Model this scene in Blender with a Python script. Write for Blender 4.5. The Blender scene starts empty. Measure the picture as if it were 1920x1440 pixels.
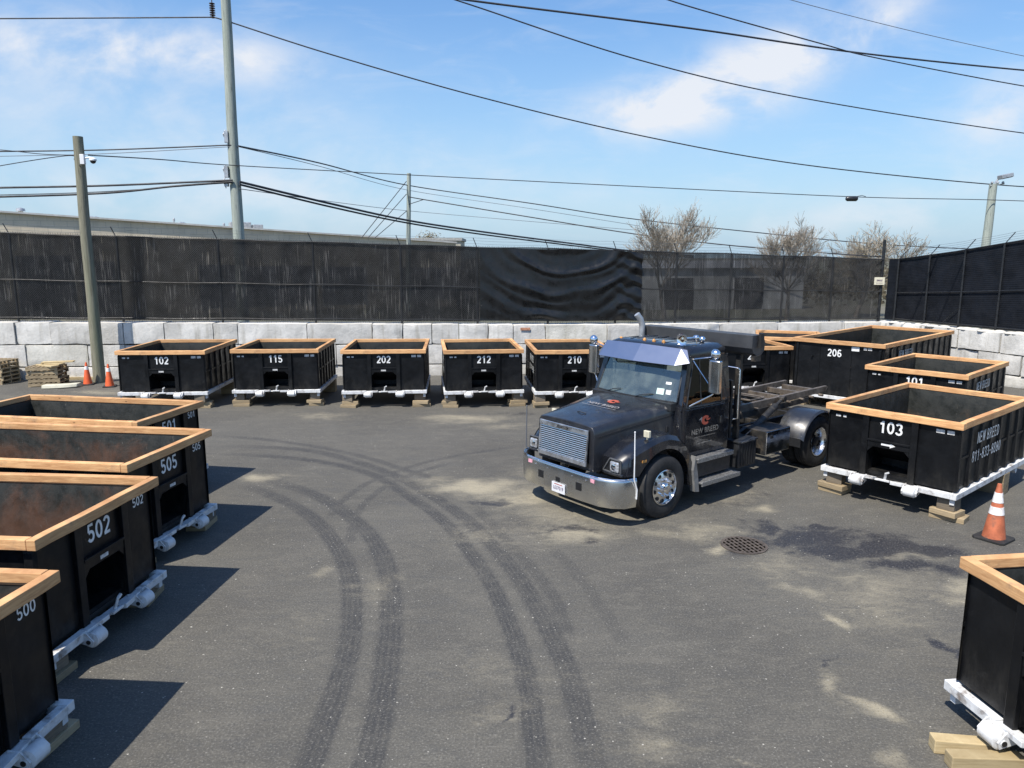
import bpy, bmesh, math, random
import numpy as np
from mathutils import Vector, Matrix, noise as mnoise

SC = bpy.context.scene
R = math.radians
random.seed(7)

# ------------------------------------------------------------------ camera, world, sun, exposure
EYE = 4.38; FPX = 1385.0; PITCH = math.atan(240.0 / FPX)
cam = bpy.data.cameras.new('camera'); cam_o = bpy.data.objects.new('camera', cam)
SC.collection.objects.link(cam_o); SC.camera = cam_o
cam.sensor_width = 36.0; cam.lens = 36.0 * FPX / 1920.0
cam.clip_start = 0.1; cam.clip_end = 3000
cam_o.location = (0, 0, EYE); cam_o.rotation_euler = (R(90) - PITCH, 0, 0)

SUN_AZ, SUN_EL = R(-130), R(57)          # direction towards the sun
SC.view_settings.view_transform = 'Standard'; SC.view_settings.look = 'None'
SC.view_settings.exposure = 0.75; SC.view_settings.gamma = 1.0
sun = bpy.data.lights.new('sun', 'SUN'); sun.energy = 4.15; sun.angle = R(0.5); sun.color = (1, .94, .85)
sun_o = bpy.data.objects.new('sun', sun); SC.collection.objects.link(sun_o)
sd = Vector((math.cos(SUN_EL) * math.cos(SUN_AZ), math.cos(SUN_EL) * math.sin(SUN_AZ), math.sin(SUN_EL)))
sun_o.rotation_euler = sd.to_track_quat('Z', 'Y').to_euler(); sun_o.location = sd * 60

def px(x, y, z=0.0):
    """point of the photograph on the horizontal plane z"""
    c, s = math.cos(PITCH), math.sin(PITCH); u, v = x - 960, y - 720
    r = Vector((u, FPX * c - v * s, -(FPX * s + v * c))); t = (z - EYE) / r.z
    return Vector((0, 0, EYE)) + r * t
def pd(x, y, d):
    """point of the photograph on the vertical plane d metres north"""
    c, s = math.cos(PITCH), math.sin(PITCH); u, v = x - 960, y - 720
    r = Vector((u, FPX * c - v * s, -(FPX * s + v * c))); t = d / r.y
    return Vector((0, 0, EYE)) + r * t

# ------------------------------------------------------------------ node helpers
class NT:
    def __init__(s, tree): s.t = tree; tree.nodes.clear()
    def n(s, typ, **kw):
        nd = s.t.nodes.new(typ)
        for k, v in kw.items():
            if k.startswith('i_'):
                nd.inputs[k[2:].replace('_', ' ')].default_value = v
            else: setattr(nd, k, v)
        return nd
    def l(s, a, b): s.t.links.new(a, b)
    def _in(s, sock, v):
        if hasattr(v, 'is_output') or hasattr(v, 'links'): s.l(v, sock)
        else: sock.default_value = v
    def math(s, op, a, b=0.0, c=None, clamp=False):
        m = s.t.nodes.new('ShaderNodeMath'); m.operation = op; m.use_clamp = clamp
        s._in(m.inputs[0], a); s._in(m.inputs[1], b)
        if c is not None: s._in(m.inputs[2], c)
        return m.outputs[0]
    def mr(s, v, a, b, c=0.0, d=1.0, smooth=True):
        m = s.t.nodes.new('ShaderNodeMapRange'); m.interpolation_type = 'SMOOTHSTEP' if smooth else 'LINEAR'
        s._in(m.inputs[0], v)
        for i, q in enumerate((a, b, c, d)): m.inputs[i + 1].default_value = q
        return m.outputs[0]
    def noise(s, vec, scale, detail=4, rough=.55, dist=0.0):
        m = s.t.nodes.new('ShaderNodeTexNoise'); m.inputs['Scale'].default_value = scale
        m.inputs['Detail'].default_value = detail; m.inputs['Roughness'].default_value = rough
        m.inputs['Distortion'].default_value = dist
        if vec is not None: s.l(vec, m.inputs['Vector'])
        return m.outputs['Fac']
    def vor(s, vec, scale, feature='F1'):
        m = s.t.nodes.new('ShaderNodeTexVoronoi'); m.inputs['Scale'].default_value = scale; m.feature = feature
        if vec is not None: s.l(vec, m.inputs['Vector'])
        return m.outputs['Distance']
    def mapv(s, vec, scale=(1, 1, 1), loc=(0, 0, 0), rot=(0, 0, 0)):
        m = s.t.nodes.new('ShaderNodeMapping'); s.l(vec, m.inputs['Vector'])
        m.inputs['Scale'].default_value = scale; m.inputs['Location'].default_value = loc; m.inputs['Rotation'].default_value = rot
        return m.outputs[0]
    def mix(s, f, a, b):
        m = s.t.nodes.new('ShaderNodeMix'); m.data_type = 'RGBA'
        s._in(m.inputs['Factor'], f)
        for sock, v in ((m.inputs[6], a), (m.inputs[7], b)):
            if isinstance(v, (tuple, list)): sock.default_value = (v[0], v[1], v[2], 1)
            else: s.l(v, sock)
        return m.outputs[2]
    def bump(s, h, strength=.3, dist=.01):
        m = s.t.nodes.new('ShaderNodeBump'); m.inputs['Strength'].default_value = strength; m.inputs['Distance'].default_value = dist
        s.l(h, m.inputs['Height']); return m.outputs[0]

def mat(name):
    m = bpy.data.materials.new(name); m.use_nodes = True
    t = NT(m.node_tree); o = t.n('ShaderNodeOutputMaterial'); p = t.n('ShaderNodeBsdfPrincipled'); t.l(p.outputs[0], o.inputs[0])
    t.p = p; t.o = o; return m, t
def coords(t, kind='Object'): return t.n('ShaderNodeTexCoord').outputs[kind]
def col(c, a=1): return (c[0], c[1], c[2], a)

def simple(name, c, rough=.5, metal=0.0, var=.25, scale=6.0, bump=0.0, coat=0.0, spec=.5, dirt=None, dirtamt=.5, dscale=2.0, rvar=.12):
    """base colour with a mottled variation, roughness variation and optional dirt"""
    m, t = mat(name); v = coords(t)
    n1 = t.noise(v, scale, 6, .6)
    c2 = tuple(x * (1 - var) for x in c); c3 = tuple(min(1, x * (1 + var)) for x in c)
    cc = t.mix(t.mr(n1, .3, .7), c2, c3)
    if dirt:
        n2 = t.noise(v, dscale, 8, .65, .4)
        cc = t.mix(t.math('MULTIPLY', t.mr(n2, .48, .72), dirtamt), cc, dirt)
    t.l(cc, t.p.inputs['Base Color'])
    t.l(t.mr(t.noise(v, scale * 2.3, 5), .3, .7, max(0, rough - rvar), min(1, rough + rvar)), t.p.inputs['Roughness'])
    t.p.inputs['Metallic'].default_value = metal
    t.p.inputs['Coat Weight'].default_value = coat; t.p.inputs['Specular IOR Level'].default_value = spec
    if bump: t.l(t.bump(t.noise(v, scale * 6, 6), bump, .01), t.p.inputs['Normal'])
    return m

# ------------------------------------------------------------------ sky
world = bpy.data.worlds.new('World'); SC.world = world; world.use_nodes = True
t = NT(world.node_tree)
wo = t.n('ShaderNodeOutputWorld'); bg = t.n('ShaderNodeBackground'); t.l(bg.outputs[0], wo.inputs[0])
sky = t.n('ShaderNodeTexSky', sky_type='NISHITA', sun_disc=False, sun_elevation=SUN_EL, sun_rotation=math.atan2(sd.x, sd.y) % (2 * math.pi),
          altitude=0, air_density=1.15, dust_density=1.0, ozone_density=2.2)
g = coords(t, 'Generated')
sep = t.n('ShaderNodeSeparateXYZ'); t.l(g, sep.inputs[0])
yy = t.math('MAXIMUM', sep.outputs[1], .12)
U = t.math('DIVIDE', sep.outputs[0], yy); V = t.math('DIVIDE', sep.outputs[2], yy)
comb = t.n('ShaderNodeCombineXYZ'); t.l(U, comb.inputs[0]); t.l(V, comb.inputs[1])
def uv_of(x, y):
    p = pd(x, y, 1.0); return p.x, p.z - EYE
def blob(x, y, rx, ry, ang, amt):
    u0, v0 = uv_of(x, y); rx /= FPX; ry /= FPX; c, s = math.cos(R(ang)), math.sin(R(ang))
    du = t.math('SUBTRACT', U, u0); dv = t.math('SUBTRACT', V, v0)
    a = t.math('DIVIDE', t.math('ADD', t.math('MULTIPLY', du, c), t.math('MULTIPLY', dv, s)), rx)
    b = t.math('DIVIDE', t.math('SUBTRACT', t.math('MULTIPLY', dv, c), t.math('MULTIPLY', du, s)), ry)
    r2 = t.math('ADD', t.math('MULTIPLY', a, a), t.math('MULTIPLY', b, b))
    return t.math('MULTIPLY', t.math('EXPONENT', t.math('MULTIPLY', r2, -1.0)), amt)
masks = [blob(1210, 208, 170, 40, 10, .95), blob(1350, 150, 190, 58, 24, .9), blob(1540, 85, 180, 46, 22, .85), blob(1430, 190, 90, 34, 10, .5), blob(1650, 45, 70, 26, 30, .5), blob(1880, 215, 110, 62, 10, .8), blob(150, 85, 330, 46, -3, .95), blob(430, 110, 100, 40, -8, .55),
         blob(70, 200, 330, 120, -12, .3), blob(500, 250, 300, 90, -14, .32), blob(1700, 390, 300, 40, 8, .45), blob(900, 380, 700, 60, 0, .22), blob(350, 350, 500, 60, 0, .3)]
M = masks[0]
for q in masks[1:]: M = t.math('ADD', M, q)
wv = t.mapv(comb.outputs[0], (1, 1.5, 1), rot=(0, 0, R(-14)))
cn = t.noise(wv, 8.0, 10, .58, .25)
cn2 = t.noise(t.mapv(comb.outputs[0], (1.5, 6, 1), rot=(0, 0, R(14))), 5.0, 9, .6, .6)
cov = t.math('MULTIPLY', M, t.mr(cn, .30, .70, .10, 1.15))
veil = t.math('MULTIPLY', t.mr(cn2, .46, .80), .20)
cov = t.math('ADD', cov, veil, clamp=True)
front = t.mr(sep.outputs[1], .0, .3)
cov = t.math('MULTIPLY', cov, t.math('ADD', t.math('MULTIPLY', front, .92), .08), clamp=True)
hz = t.mr(sep.outputs[2], -.02, .40, .72, 0.10)
hsv = t.n('ShaderNodeHueSaturation'); hsv.inputs['Saturation'].default_value = 1.25; hsv.inputs['Value'].default_value = 1.0; t.l(sky.outputs[0], hsv.inputs['Color'])
tint = t.n('ShaderNodeMix', data_type='RGBA', blend_type='MULTIPLY'); tint.inputs[0].default_value = 1.0; t.l(hsv.outputs[0], tint.inputs[6]); tint.inputs[7].default_value = (.96, 1.06, 1.24, 1)
skc = t.mix(hz, tint.outputs[2], (3.0, 4.6, 6.2))
fin = t.mix(t.math('MULTIPLY', cov, .92), skc, (5.9, 6.1, 6.5))
t.l(fin, bg.inputs[0]); bg.inputs[1].default_value = .086

# ------------------------------------------------------------------ mesh builder
COL = SC.collection
class MB:
    def __init__(s): s.v = []; s.f = []; s.m = []; s.M = Matrix.Identity(4); s.cur = 0
    def add(s, vs, fs):
        b = len(s.v); s.v += [tuple(s.M @ Vector(q)) for q in vs]
        s.f += [tuple(b + i for i in f) for f in fs]; s.m += [s.cur] * len(fs); return s
    def box(s, c, d, rz=0.0, ry=0.0, rx=0.0):
        mm = Matrix.Translation(c) @ Matrix.Rotation(rz, 4, 'Z') @ Matrix.Rotation(ry, 4, 'Y') @ Matrix.Rotation(rx, 4, 'X')
        vs = [mm @ Vector((x * d[0] / 2, y * d[1] / 2, z * d[2] / 2)) for z in (-1, 1) for y in (-1, 1) for x in (-1, 1)]
        return s.add(vs, [(0, 2, 3, 1), (4, 5, 7, 6), (0, 1, 5, 4), (2, 6, 7, 3), (0, 4, 6, 2), (1, 3, 7, 5)])
    def bb(s, x0, x1, y0, y1, z0, z1): return s.box(((x0 + x1) / 2, (y0 + y1) / 2, (z0 + z1) / 2), (abs(x1 - x0), abs(y1 - y0), abs(z1 - z0)))
    def beam(s, p, q, w, h, up=(0, 0, 1)):
        p = Vector(p); q = Vector(q); d = (q - p).normalized(); u = Vector(up)
        if abs(d.dot(u)) > .98: u = Vector((0, 1, 0))
        a = d.cross(u).normalized(); b = a.cross(d)
        vs = [e + a * i * w / 2 + b * j * h / 2 for e in (p, q) for i, j in ((-1, -1), (1, -1), (1, 1), (-1, 1))]
        return s.add(vs, [(0, 3, 2, 1), (4, 5, 6, 7), (0, 1, 5, 4), (1, 2, 6, 5), (2, 3, 7, 6), (3, 0, 4, 7)])
    def tube(s, pts, r, n=8, cap=True):
        pts = [Vector(p) for p in pts]; rs = r if isinstance(r, (list, tuple)) else [r] * len(pts)
        rings = []; pa = None
        for i, p in enumerate(pts):
            d = (pts[min(i + 1, len(pts) - 1)] - pts[max(i - 1, 0)]).normalized()
            if pa is None:
                pa = d.cross(Vector((0, 0, 1)) if abs(d.z) < .9 else Vector((1, 0, 0))).normalized()
            else:
                pa = (pa - d * pa.dot(d)).normalized()
            b = d.cross(pa)
            rings.append([p + (pa * math.cos(k * 2 * math.pi / n) + b * math.sin(k * 2 * math.pi / n)) * rs[i] for k in range(n)])
        vs = [v for rg in rings for v in rg]; fs = []
        for i in range(len(pts) - 1):
            for k in range(n):
                a = i * n + k; b2 = i * n + (k + 1) % n; fs.append((a, b2, b2 + n, a + n))
        if cap: fs.append(tuple(range(n - 1, -1, -1))); fs.append(tuple((len(pts) - 1) * n + k for k in range(n)))
        return s.add(vs, fs)
    def lathe(s, prof, c, axis='y', n=32, closed=False, caps=True):
        """prof: list of (along axis, radius)"""
        vs = []; fs = []
        for (a, r) in prof:
            for k in range(n):
                an = k * 2 * math.pi / n; u, w = r * math.cos(an), r * math.sin(an)
                p = {'y': (u, a, w), 'x': (a, u, w), 'z': (u, w, a)}[axis]; vs.append(Vector(c) + Vector(p))
        for i in range(len(prof) - 1 + (1 if closed else 0)):
            j = (i + 1) % len(prof)
            for k in range(n): fs.append((i * n + k, i * n + (k + 1) % n, j * n + (k + 1) % n, j * n + k))
        if not closed and caps:
            if prof[0][1] > 1e-5: fs.append(tuple(range(n - 1, -1, -1)))
            if prof[-1][1] > 1e-5: fs.append(tuple((len(prof) - 1) * n + k for k in range(n)))
        return s.add(vs, fs)
    def loft(s, secs, closed=True, cap=True):
        n = len(secs[0]); vs = [q for sc in secs for q in sc]; fs = []
        for i in range(len(secs) - 1):
            for k in range(n if closed else n - 1):
                a = i * n + k; b = i * n + (k + 1) % n; fs.append((a, b, b + n, a + n))
        if cap and closed: fs.append(tuple(range(n - 1, -1, -1))); fs.append(tuple((len(secs) - 1) * n + k for k in range(n)))
        return s.add(vs, fs)
    def prism(s, poly, off):
        """poly: 3d points, off: extrude vector"""
        n = len(poly); off = Vector(off); vs = [Vector(p) for p in poly] + [Vector(p) + off for p in poly]
        return s.add(vs, [tuple(range(n - 1, -1, -1)), tuple(range(n, 2 * n))] + [(i, (i + 1) % n, n + (i + 1) % n, n + i) for i in range(n)])
    def sphere(s, c, r, n=16, m=10, sc=(1, 1, 1)):
        vs = [Vector(c) + Vector((0, 0, r * sc[2]))]; fs = []
        for i in range(1, m):
            th = math.pi * i / m
            for k in range(n):
                a = 2 * math.pi * k / n; vs.append(Vector(c) + Vector((r * sc[0] * math.sin(th) * math.cos(a), r * sc[1] * math.sin(th) * math.sin(a), r * sc[2] * math.cos(th))))
        vs.append(Vector(c) - Vector((0, 0, r * sc[2])))
        for k in range(n): fs.append((0, 1 + k, 1 + (k + 1) % n))
        for i in range(m - 2):
            for k in range(n):
                a = 1 + i * n + k; b = 1 + i * n + (k + 1) % n; fs.append((a, a + n, b + n, b))
        L = len(vs) - 1; o = 1 + (m - 2) * n
        for k in range(n): fs.append((o + (k + 1) % n, o + k, L))
        return s.add(vs, fs)
    def build(s, name, m, parent=None, bev=0, smooth=None, fix=True):
        me = bpy.data.meshes.new(name); me.from_pydata([tuple(v) for v in s.v], [], s.f)
        mats = m if isinstance(m, (list, tuple)) else [m]
        for q in mats: me.materials.append(q)
        if len(mats) > 1: me.polygons.foreach_set('material_index', s.m)
        if fix or smooth is not None:
            bm = bmesh.new(); bm.from_mesh(me)
            if fix: bmesh.ops.recalc_face_normals(bm, faces=bm.faces)
            if smooth is not None:
                for f in bm.faces: f.smooth = True
                for e in bm.edges:
                    if len(e.link_faces) != 2 or e.calc_face_angle(0) > R(smooth): e.smooth = False
            bm.to_mesh(me); bm.free()
        o = bpy.data.objects.new(name, me); COL.objects.link(o)
        if parent: o.parent = parent
        if bev:
            b = o.modifiers.new('bevel', 'BEVEL'); b.width = bev; b.segments = 2; b.limit_method = 'ANGLE'; b.angle_limit = R(40); b.harden_normals = False
        return o

def tag(o, label=None, cat=None, group=None, kind=None):
    if label: o['label'] = label
    if cat: o['category'] = cat
    if group: o['group'] = group
    if kind: o['kind'] = kind
    return o
def empty(name, loc=(0, 0, 0), rz=0.0, **kw):
    o = bpy.data.objects.new(name, None); COL.objects.link(o); o.location = loc; o.rotation_euler = (0, 0, rz); o.empty_display_size = .3
    return tag(o, **kw)

_txt = {}
def text_mesh(s, size, bold=0.0):
    key = (s, size, bold)
    if key in _txt: return _txt[key]
    c = bpy.data.curves.new('txt', 'FONT'); c.body = s; c.size = size; c.align_x = 'CENTER'; c.align_y = 'CENTER'; c.offset = bold
    c.resolution_u = 4; c.space_character = 1.06
    o = bpy.data.objects.new('txt', c); COL.objects.link(o)
    dg = bpy.context.evaluated_depsgraph_get(); dg.update()
    me = bpy.data.meshes.new_from_object(o.evaluated_get(dg)); vs = [v.co.copy() for v in me.vertices]; fs = [tuple(p.vertices) for p in me.polygons]
    bpy.data.objects.remove(o); bpy.data.curves.remove(c); bpy.data.meshes.remove(me)
    _txt[key] = (vs, fs); return vs, fs
def put_text(mb, s, size, M4, bold=0.0, sx=1.0):
    vs, fs = text_mesh(s, size, bold); old = mb.M; mb.M = M4
    mb.add([(v.x * sx, v.y, 0) for v in vs], fs); mb.M = old
def _arc(cx, cy, rx, ry, a0, a1, n=10): return [(cx + rx * math.cos(R(a0 + (a1 - a0) * k / n)), cy + ry * math.sin(R(a0 + (a1 - a0) * k / n))) for k in range(n + 1)]
GL = {'0': [_arc(.3, .5, .22, .42, 0, 360, 24)], '1': [[(.36, 0), (.36, 1)], [(.12, .74), (.22, .77), (.33, .94)]],
 '2': [_arc(.30, .69, .21, .23, 165, -30, 12) + [(.36, .40), (.10, .10), (.07, .075)], [(.04, .075), (.54, .075)]],
 '3': [_arc(.29, .71, .20, .215, 160, -80, 12), _arc(.29, .29, .23, .215, 85, -160, 12)],
 '5': [[(.50, .925), (.14, .925), (.12, .56)], [(.12, .50)] + _arc(.29, .32, .22, .25, 130, -155, 14)],
 '6': [_arc(.30, .30, .21, .225, 0, 360, 20), [(.095, .30), (.10, .55)] + _arc(.32, .66, .20, .26, 165, 40, 8)],
 '8': [_arc(.30, .71, .18, .205, 0, 360, 18), _arc(.30, .28, .215, .215, 0, 360, 18)], '-': [[(.10, .42), (.42, .42)]],
 '4': [[(.42, 0), (.42, 1)], [(.40, .95), (.06, .32)], [(.04, .27), (.56, .27)]],
 'N': [[(.10, 0), (.10, 1)], [(.14, .93), (.48, .07)], [(.52, 0), (.52, 1)]], 'E': [[(.12, 0), (.12, 1)], [(.12, .925), (.52, .925)], [(.12, .5), (.48, .5)], [(.12, .075), (.53, .075)]],
 'W': [[(.04, 1), (.20, .03)], [(.20, .05), (.36, .95)], [(.36, .95), (.52, .05)], [(.52, .03), (.68, 1)]],
 'B': [[(.12, 0), (.12, 1)], [(.12, .925), (.28, .925)] + _arc(.30, .725, .17, .20, 85, -85, 8) + [(.12, .525)], [(.12, .47), (.30, .47)] + _arc(.32, .27, .19, .195, 85, -85, 8) + [(.12, .075)]],
 'R': [[(.12, 0), (.12, 1)], [(.12, .925), (.30, .925)] + _arc(.31, .71, .18, .215, 85, -85, 8) + [(.12, .49)], [(.32, .48), (.53, 0)]],
 'D': [[(.12, 0), (.12, 1)], [(.12, .925), (.26, .925)] + _arc(.27, .5, .25, .425, 85, -85, 12) + [(.12, .075)]], ' ': []}
def stroke_text(mb, txt, h, M4, wt=.15, sx=1.0, gap=.09):
    """painted lettering: each pen stroke is a ribbon, strokes lifted 0.3 mm over one another"""
    adv = [(.72 if c == 'W' else .5 if c == '-' else .6 if c != ' ' else .3) + gap for c in txt]; x = -sum(adv) / 2 + gap / 2; old = mb.M; mb.M = M4; lift = 0
    for c, ad in zip(txt, adv):
        for st in GL[c]:
            P = [Vector((p[0] + x, p[1] - .5)) for p in st]; cl = (P[0] - P[-1]).length < 1e-4; n = len(P); L = []; Rr = []
            for i in range(n):
                a = P[i - 1] if i else (P[-2] if cl else P[0]); b = P[(i + 1)] if i < n - 1 else (P[1] if cl else P[-1]); d = (b - a).normalized(); nn = Vector((-d.y, d.x)) * wt / 2
                L.append(P[i] + nn); Rr.append(P[i] - nn)
            vs = [(q.x * h * sx, q.y * h, lift) for q in L] + [(q.x * h * sx, q.y * h, lift) for q in Rr]
            mb.add(vs, [(i, i + 1, n + i + 1, n + i) for i in range(n - 1)]); lift += .0003
        x += ad
    mb.M = old
def basis(o, x, y):
    x = Vector(x).normalized(); y = Vector(y).normalized(); z = x.cross(y).normalized(); y = z.cross(x)
    return Matrix(((x.x, y.x, z.x, o[0]), (x.y, y.y, z.y, o[1]), (x.z, y.z, z.z, o[2]), (0, 0, 0, 1)))

# ------------------------------------------------------------------ materials
MT = {}
def steel_black():
    m, t = mat('black_painted_steel'); v = coords(t)
    oi = t.n('ShaderNodeObjectInfo'); ad = t.n('ShaderNodeVectorMath', operation='ADD'); t.l(v, ad.inputs[0])
    sc = t.n('ShaderNodeVectorMath', operation='SCALE'); cx = t.n('ShaderNodeCombineXYZ')
    for i in range(3): t.l(oi.outputs['Random'], cx.inputs[i])
    t.l(cx.outputs[0], sc.inputs[0]); sc.inputs['Scale'].default_value = 37.0; t.l(sc.outputs[0], ad.inputs[1]); v = ad.outputs[0]
    n = t.noise(v, 1.6, 8, .6, .3); n2 = t.noise(t.mapv(v, (14, 14, 1.2)), 1.0, 6, .6)
    c = t.mix(t.mr(n, .35, .75), (.0030, .0034, .0044), (.0080, .0085, .0095))
    c = t.mix(t.math('MULTIPLY', t.mr(n2, .62, .8), .25), c, (.030, .030, .029))
    sm_ = t.noise(v, 2.6, 9, .75, 1.0); c = t.mix(t.math('MULTIPLY', t.mr(sm_, .58, .74), .45), c, (.030, .031, .031)); rs_ = t.noise(v, 6.0, 8, .7); c = t.mix(t.math('MULTIPLY', t.mr(rs_, .68, .74), .7), c, (.055, .032, .020))
    tc = t.n('ShaderNodeTexCoord'); zz_ = t.n('ShaderNodeSeparateXYZ'); t.l(tc.outputs['Object'], zz_.inputs[0]); du_ = t.math('MULTIPLY', t.mr(zz_.outputs[2], 1.0, .40, 0, 1), t.mr(t.noise(t.mapv(v, (2, 2, .9)), 2.2, 8, .7), .42, .72)); c = t.mix(t.math('MULTIPLY', du_, .42), c, (.060, .056, .048))
    scr = t.noise(t.mapv(v, (3, 3, 26), rot=(.3, .5, .2)), 2.5, 3, .5)
    c = t.mix(t.math('MULTIPLY', t.mr(scr, .74, .80), .4), c, (.09, .09, .085))
    t.l(c, t.p.inputs['Base Color']); t.p.inputs['Specular IOR Level'].default_value = .28
    t.l(t.mr(t.noise(v, 3.5, 6), .3, .7, .30, .55), t.p.inputs['Roughness'])
    t.l(t.bump(t.noise(v, 1.7, 3), .55, .05), t.p.inputs['Normal'])
    return m
MT['steel'] = steel_black()
def steel_inner(name, rustc, lo, hi):
    m, t = mat(name); v = coords(t)
    oi = t.n('ShaderNodeObjectInfo'); ad = t.n('ShaderNodeVectorMath', operation='ADD'); t.l(v, ad.inputs[0])
    sc = t.n('ShaderNodeVectorMath', operation='SCALE'); cx = t.n('ShaderNodeCombineXYZ')
    for i in range(3): t.l(oi.outputs['Random'], cx.inputs[i])
    t.l(cx.outputs[0], sc.inputs[0]); sc.inputs['Scale'].default_value = 23.0; t.l(sc.outputs[0], ad.inputs[1]); v2 = ad.outputs[0]
    z = t.n('ShaderNodeSeparateXYZ'); t.l(v, z.inputs[0])
    n = t.noise(v2, 1.5, 9, .66, .6); n2 = t.noise(v2, 5, 6, .7)
    low = t.mr(z.outputs[2], 1.5, .75, -.16, .14, smooth=False)
    r = t.mr(t.math('ADD', t.math('MULTIPLY', n, 1.0), t.math('MULTIPLY', low, .75)), lo, hi)
    c = t.mix(n2, (.008, .010, .0095), (.030, .032, .028))
    rc = t.mix(t.noise(v2, 8, 6, .7), rustc, tuple(x * .45 for x in rustc))
    c = t.mix(t.math('MULTIPLY', r, .92), c, rc)
    scr = t.noise(t.mapv(v2, (4, 4, 1.2), rot=(.5, .9, .4)), 6, 5, .75, 1.5)
    c = t.mix(t.math('MULTIPLY', t.mr(scr, .62, .70), .45), c, (.16, .15, .13))
    t.l(c, t.p.inputs['Base Color']); t.l(t.mr(n2, .3, .7, .42, .8), t.p.inputs['Roughness'])
    t.l(t.bump(n, .4, .04), t.p.inputs['Normal'])
    return m
MT['inner_rust'] = steel_inner('rusty_inner_steel', (.115, .060, .037), .36, .62)
MT['inner'] = steel_inner('scuffed_inner_steel', (.095, .062, .038), .50, .70)
def wood(name, a, b, grain=18, knots=True, dirt=.2):
    m, t = mat(name); v = coords(t)
    oi = t.n('ShaderNodeObjectInfo')
    n = t.noise(t.mapv(v, (1.6, 1.6, grain)), 2.2, 6, .6, .5); n1 = t.noise(v, 1.2, 4)
    c = t.mix(t.mr(t.math('ADD', t.math('MULTIPLY', n, .6), t.math('MULTIPLY', n1, .4)), .35, .65), a, b)
    if knots:
        k = t.vor(t.mapv(v, (1.7, 1.7, 3.5)), 1.7); c = t.mix(t.math('MULTIPLY', t.mr(k, .10, .04), .8), c, tuple(x * .28 for x in a))
    d = t.noise(v, 2.6, 8, .7); c = t.mix(t.math('MULTIPLY', t.mr(d, .55, .75), dirt), c, (.12, .10, .08))
    hs = t.n('ShaderNodeHueSaturation'); t.l(c, hs.inputs['Color']); t.l(t.math('ADD', t.math('MULTIPLY', oi.outputs['Random'], .35), .82), hs.inputs['Value'])
    t.l(hs.outputs[0], t.p.inputs['Base Color']); t.p.inputs['Roughness'].default_value = .75
    t.l(t.bump(n, .25, .006), t.p.inputs['Normal']); return m
MT['rim'] = wood('fresh_lumber', (.43, .215, .088), (.68, .40, .185), dirt=.6)
MT['board'] = wood('weathered_lumber', (.21, .16, .095), (.36, .28, .17), dirt=.5)
MT['board_dark'] = wood('dark_weathered_block', (.11, .09, .065), (.20, .165, .12), dirt=.5)
MT['pine'] = wood('treated_lumber', (.33, .25, .13), (.47, .38, .22), dirt=.45)
MT['white'] = simple('chipped_white_paint', (.60, .61, .61), .6, 0, .12, 7, .15, dirt=(.13, .095, .07), dirtamt=.85, dscale=6)
MT['mark'] = simple('white_stencil_paint', (.74, .75, .74), .6, 0, .06, 9, dirt=(.30, .30, .30), dirtamt=.45, dscale=14)
MT['markworn'] = simple('worn_stencil_paint', (.55, .57, .57), .7, 0, .2, 9, dirt=(.05, .05, .05), dirtamt=.75, dscale=11)
MT['hoodlet'] = simple('faded_hood_lettering', (.24, .23, .23), .6, 0, .3, 12, dirt=(.03, .03, .03), dirtamt=.9, dscale=14)
MT['doorlet'] = simple('dull_gold_lettering', (.26, .23, .19), .6, 0, .3, 12, dirt=(.03, .03, .03), dirtamt=.9, dscale=14)
MT['sticker'] = simple('paper_sticker', (.5, .5, .49), .5, 0, .3, 30)
MT['dark'] = simple('dark_recess_steel', (.006, .0065, .008), .6, 0, .3, 4)
MT['chrome'] = simple('chrome', (.80, .81, .83), .10, 1.0, .05, 3)
MT['chrome'].node_tree.nodes['Principled BSDF'].inputs['Roughness'].default_value = .08
MT['alu'] = simple('polished_aluminium', (.72, .73, .74), .24, 1.0, .12, 5, .05, dirt=(.3, .28, .25), dirtamt=.4)
MT['bumper'] = simple('brushed_bumper_steel', (.62, .62, .60), .27, 1.0, .05, 1.5, .0, rvar=.04, dirt=(.34, .32, .28), dirtamt=.3, dscale=1.2)
MT['grillebar'] = simple('bright_grille_bar', (.66, .67, .69), .30, .9, .04, 3)
MT['visor'] = simple('polished_visor_steel', (.44, .46, .54), .34, 1.0, .02, 2, rvar=.01)
MT['mirror'] = simple('brushed_mirror_steel', (.62, .62, .62), .22, 1.0, .04, 2, rvar=.02)
MT['paint'] = simple('black_truck_paint', (.0085, .0095, .013), .24, 0, .2, 2, coat=.6, dirt=(.030, .030, .030), dirtamt=.6, dscale=3)
MT['hoodpaint'] = simple('dusty_black_hood_paint', (.014, .0155, .020), .36, 0, .2, 2, coat=.45, dirt=(.055, .055, .052), dirtamt=.8, dscale=2.4)
MT['chassis'] = simple('dirty_chassis_black', (.016, .0155, .015), .55, 0, .3, 5, .2, dirt=(.085, .07, .052), dirtamt=.7, dscale=4)
MT['railsteel'] = simple('worn_rail_steel', (.15, .125, .10), .5, .35, .3, 5, .2, dirt=(.05, .035, .025), dirtamt=.8, dscale=6)
MT['plastic'] = simple('black_plastic', (.018, .019, .021), .42, 0, .2, 6)
MT['rubber'] = simple('tyre_rubber', (.017, .017, .0175), .72, 0, .25, 6, .1, dirt=(.055, .052, .048), dirtamt=.5, dscale=5)
MT['trimgrey'] = simple('grey_plastic_trim', (.07, .073, .078), .45, 0, .2, 5)
MT['seat'] = simple('grey_seat_cloth', (.06, .06, .065), .9, 0, .2, 8)
MT['amber'] = simple('amber_lens', (.45, .22, .06), .25, 0, .2, 10)
MT['lens'] = simple('pale_lamp_lens', (.55, .52, .40), .22, 0, .2, 10)
MT['red'] = simple('red_emblem_paint', (.36, .075, .045), .5, 0, .2, 10)
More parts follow.
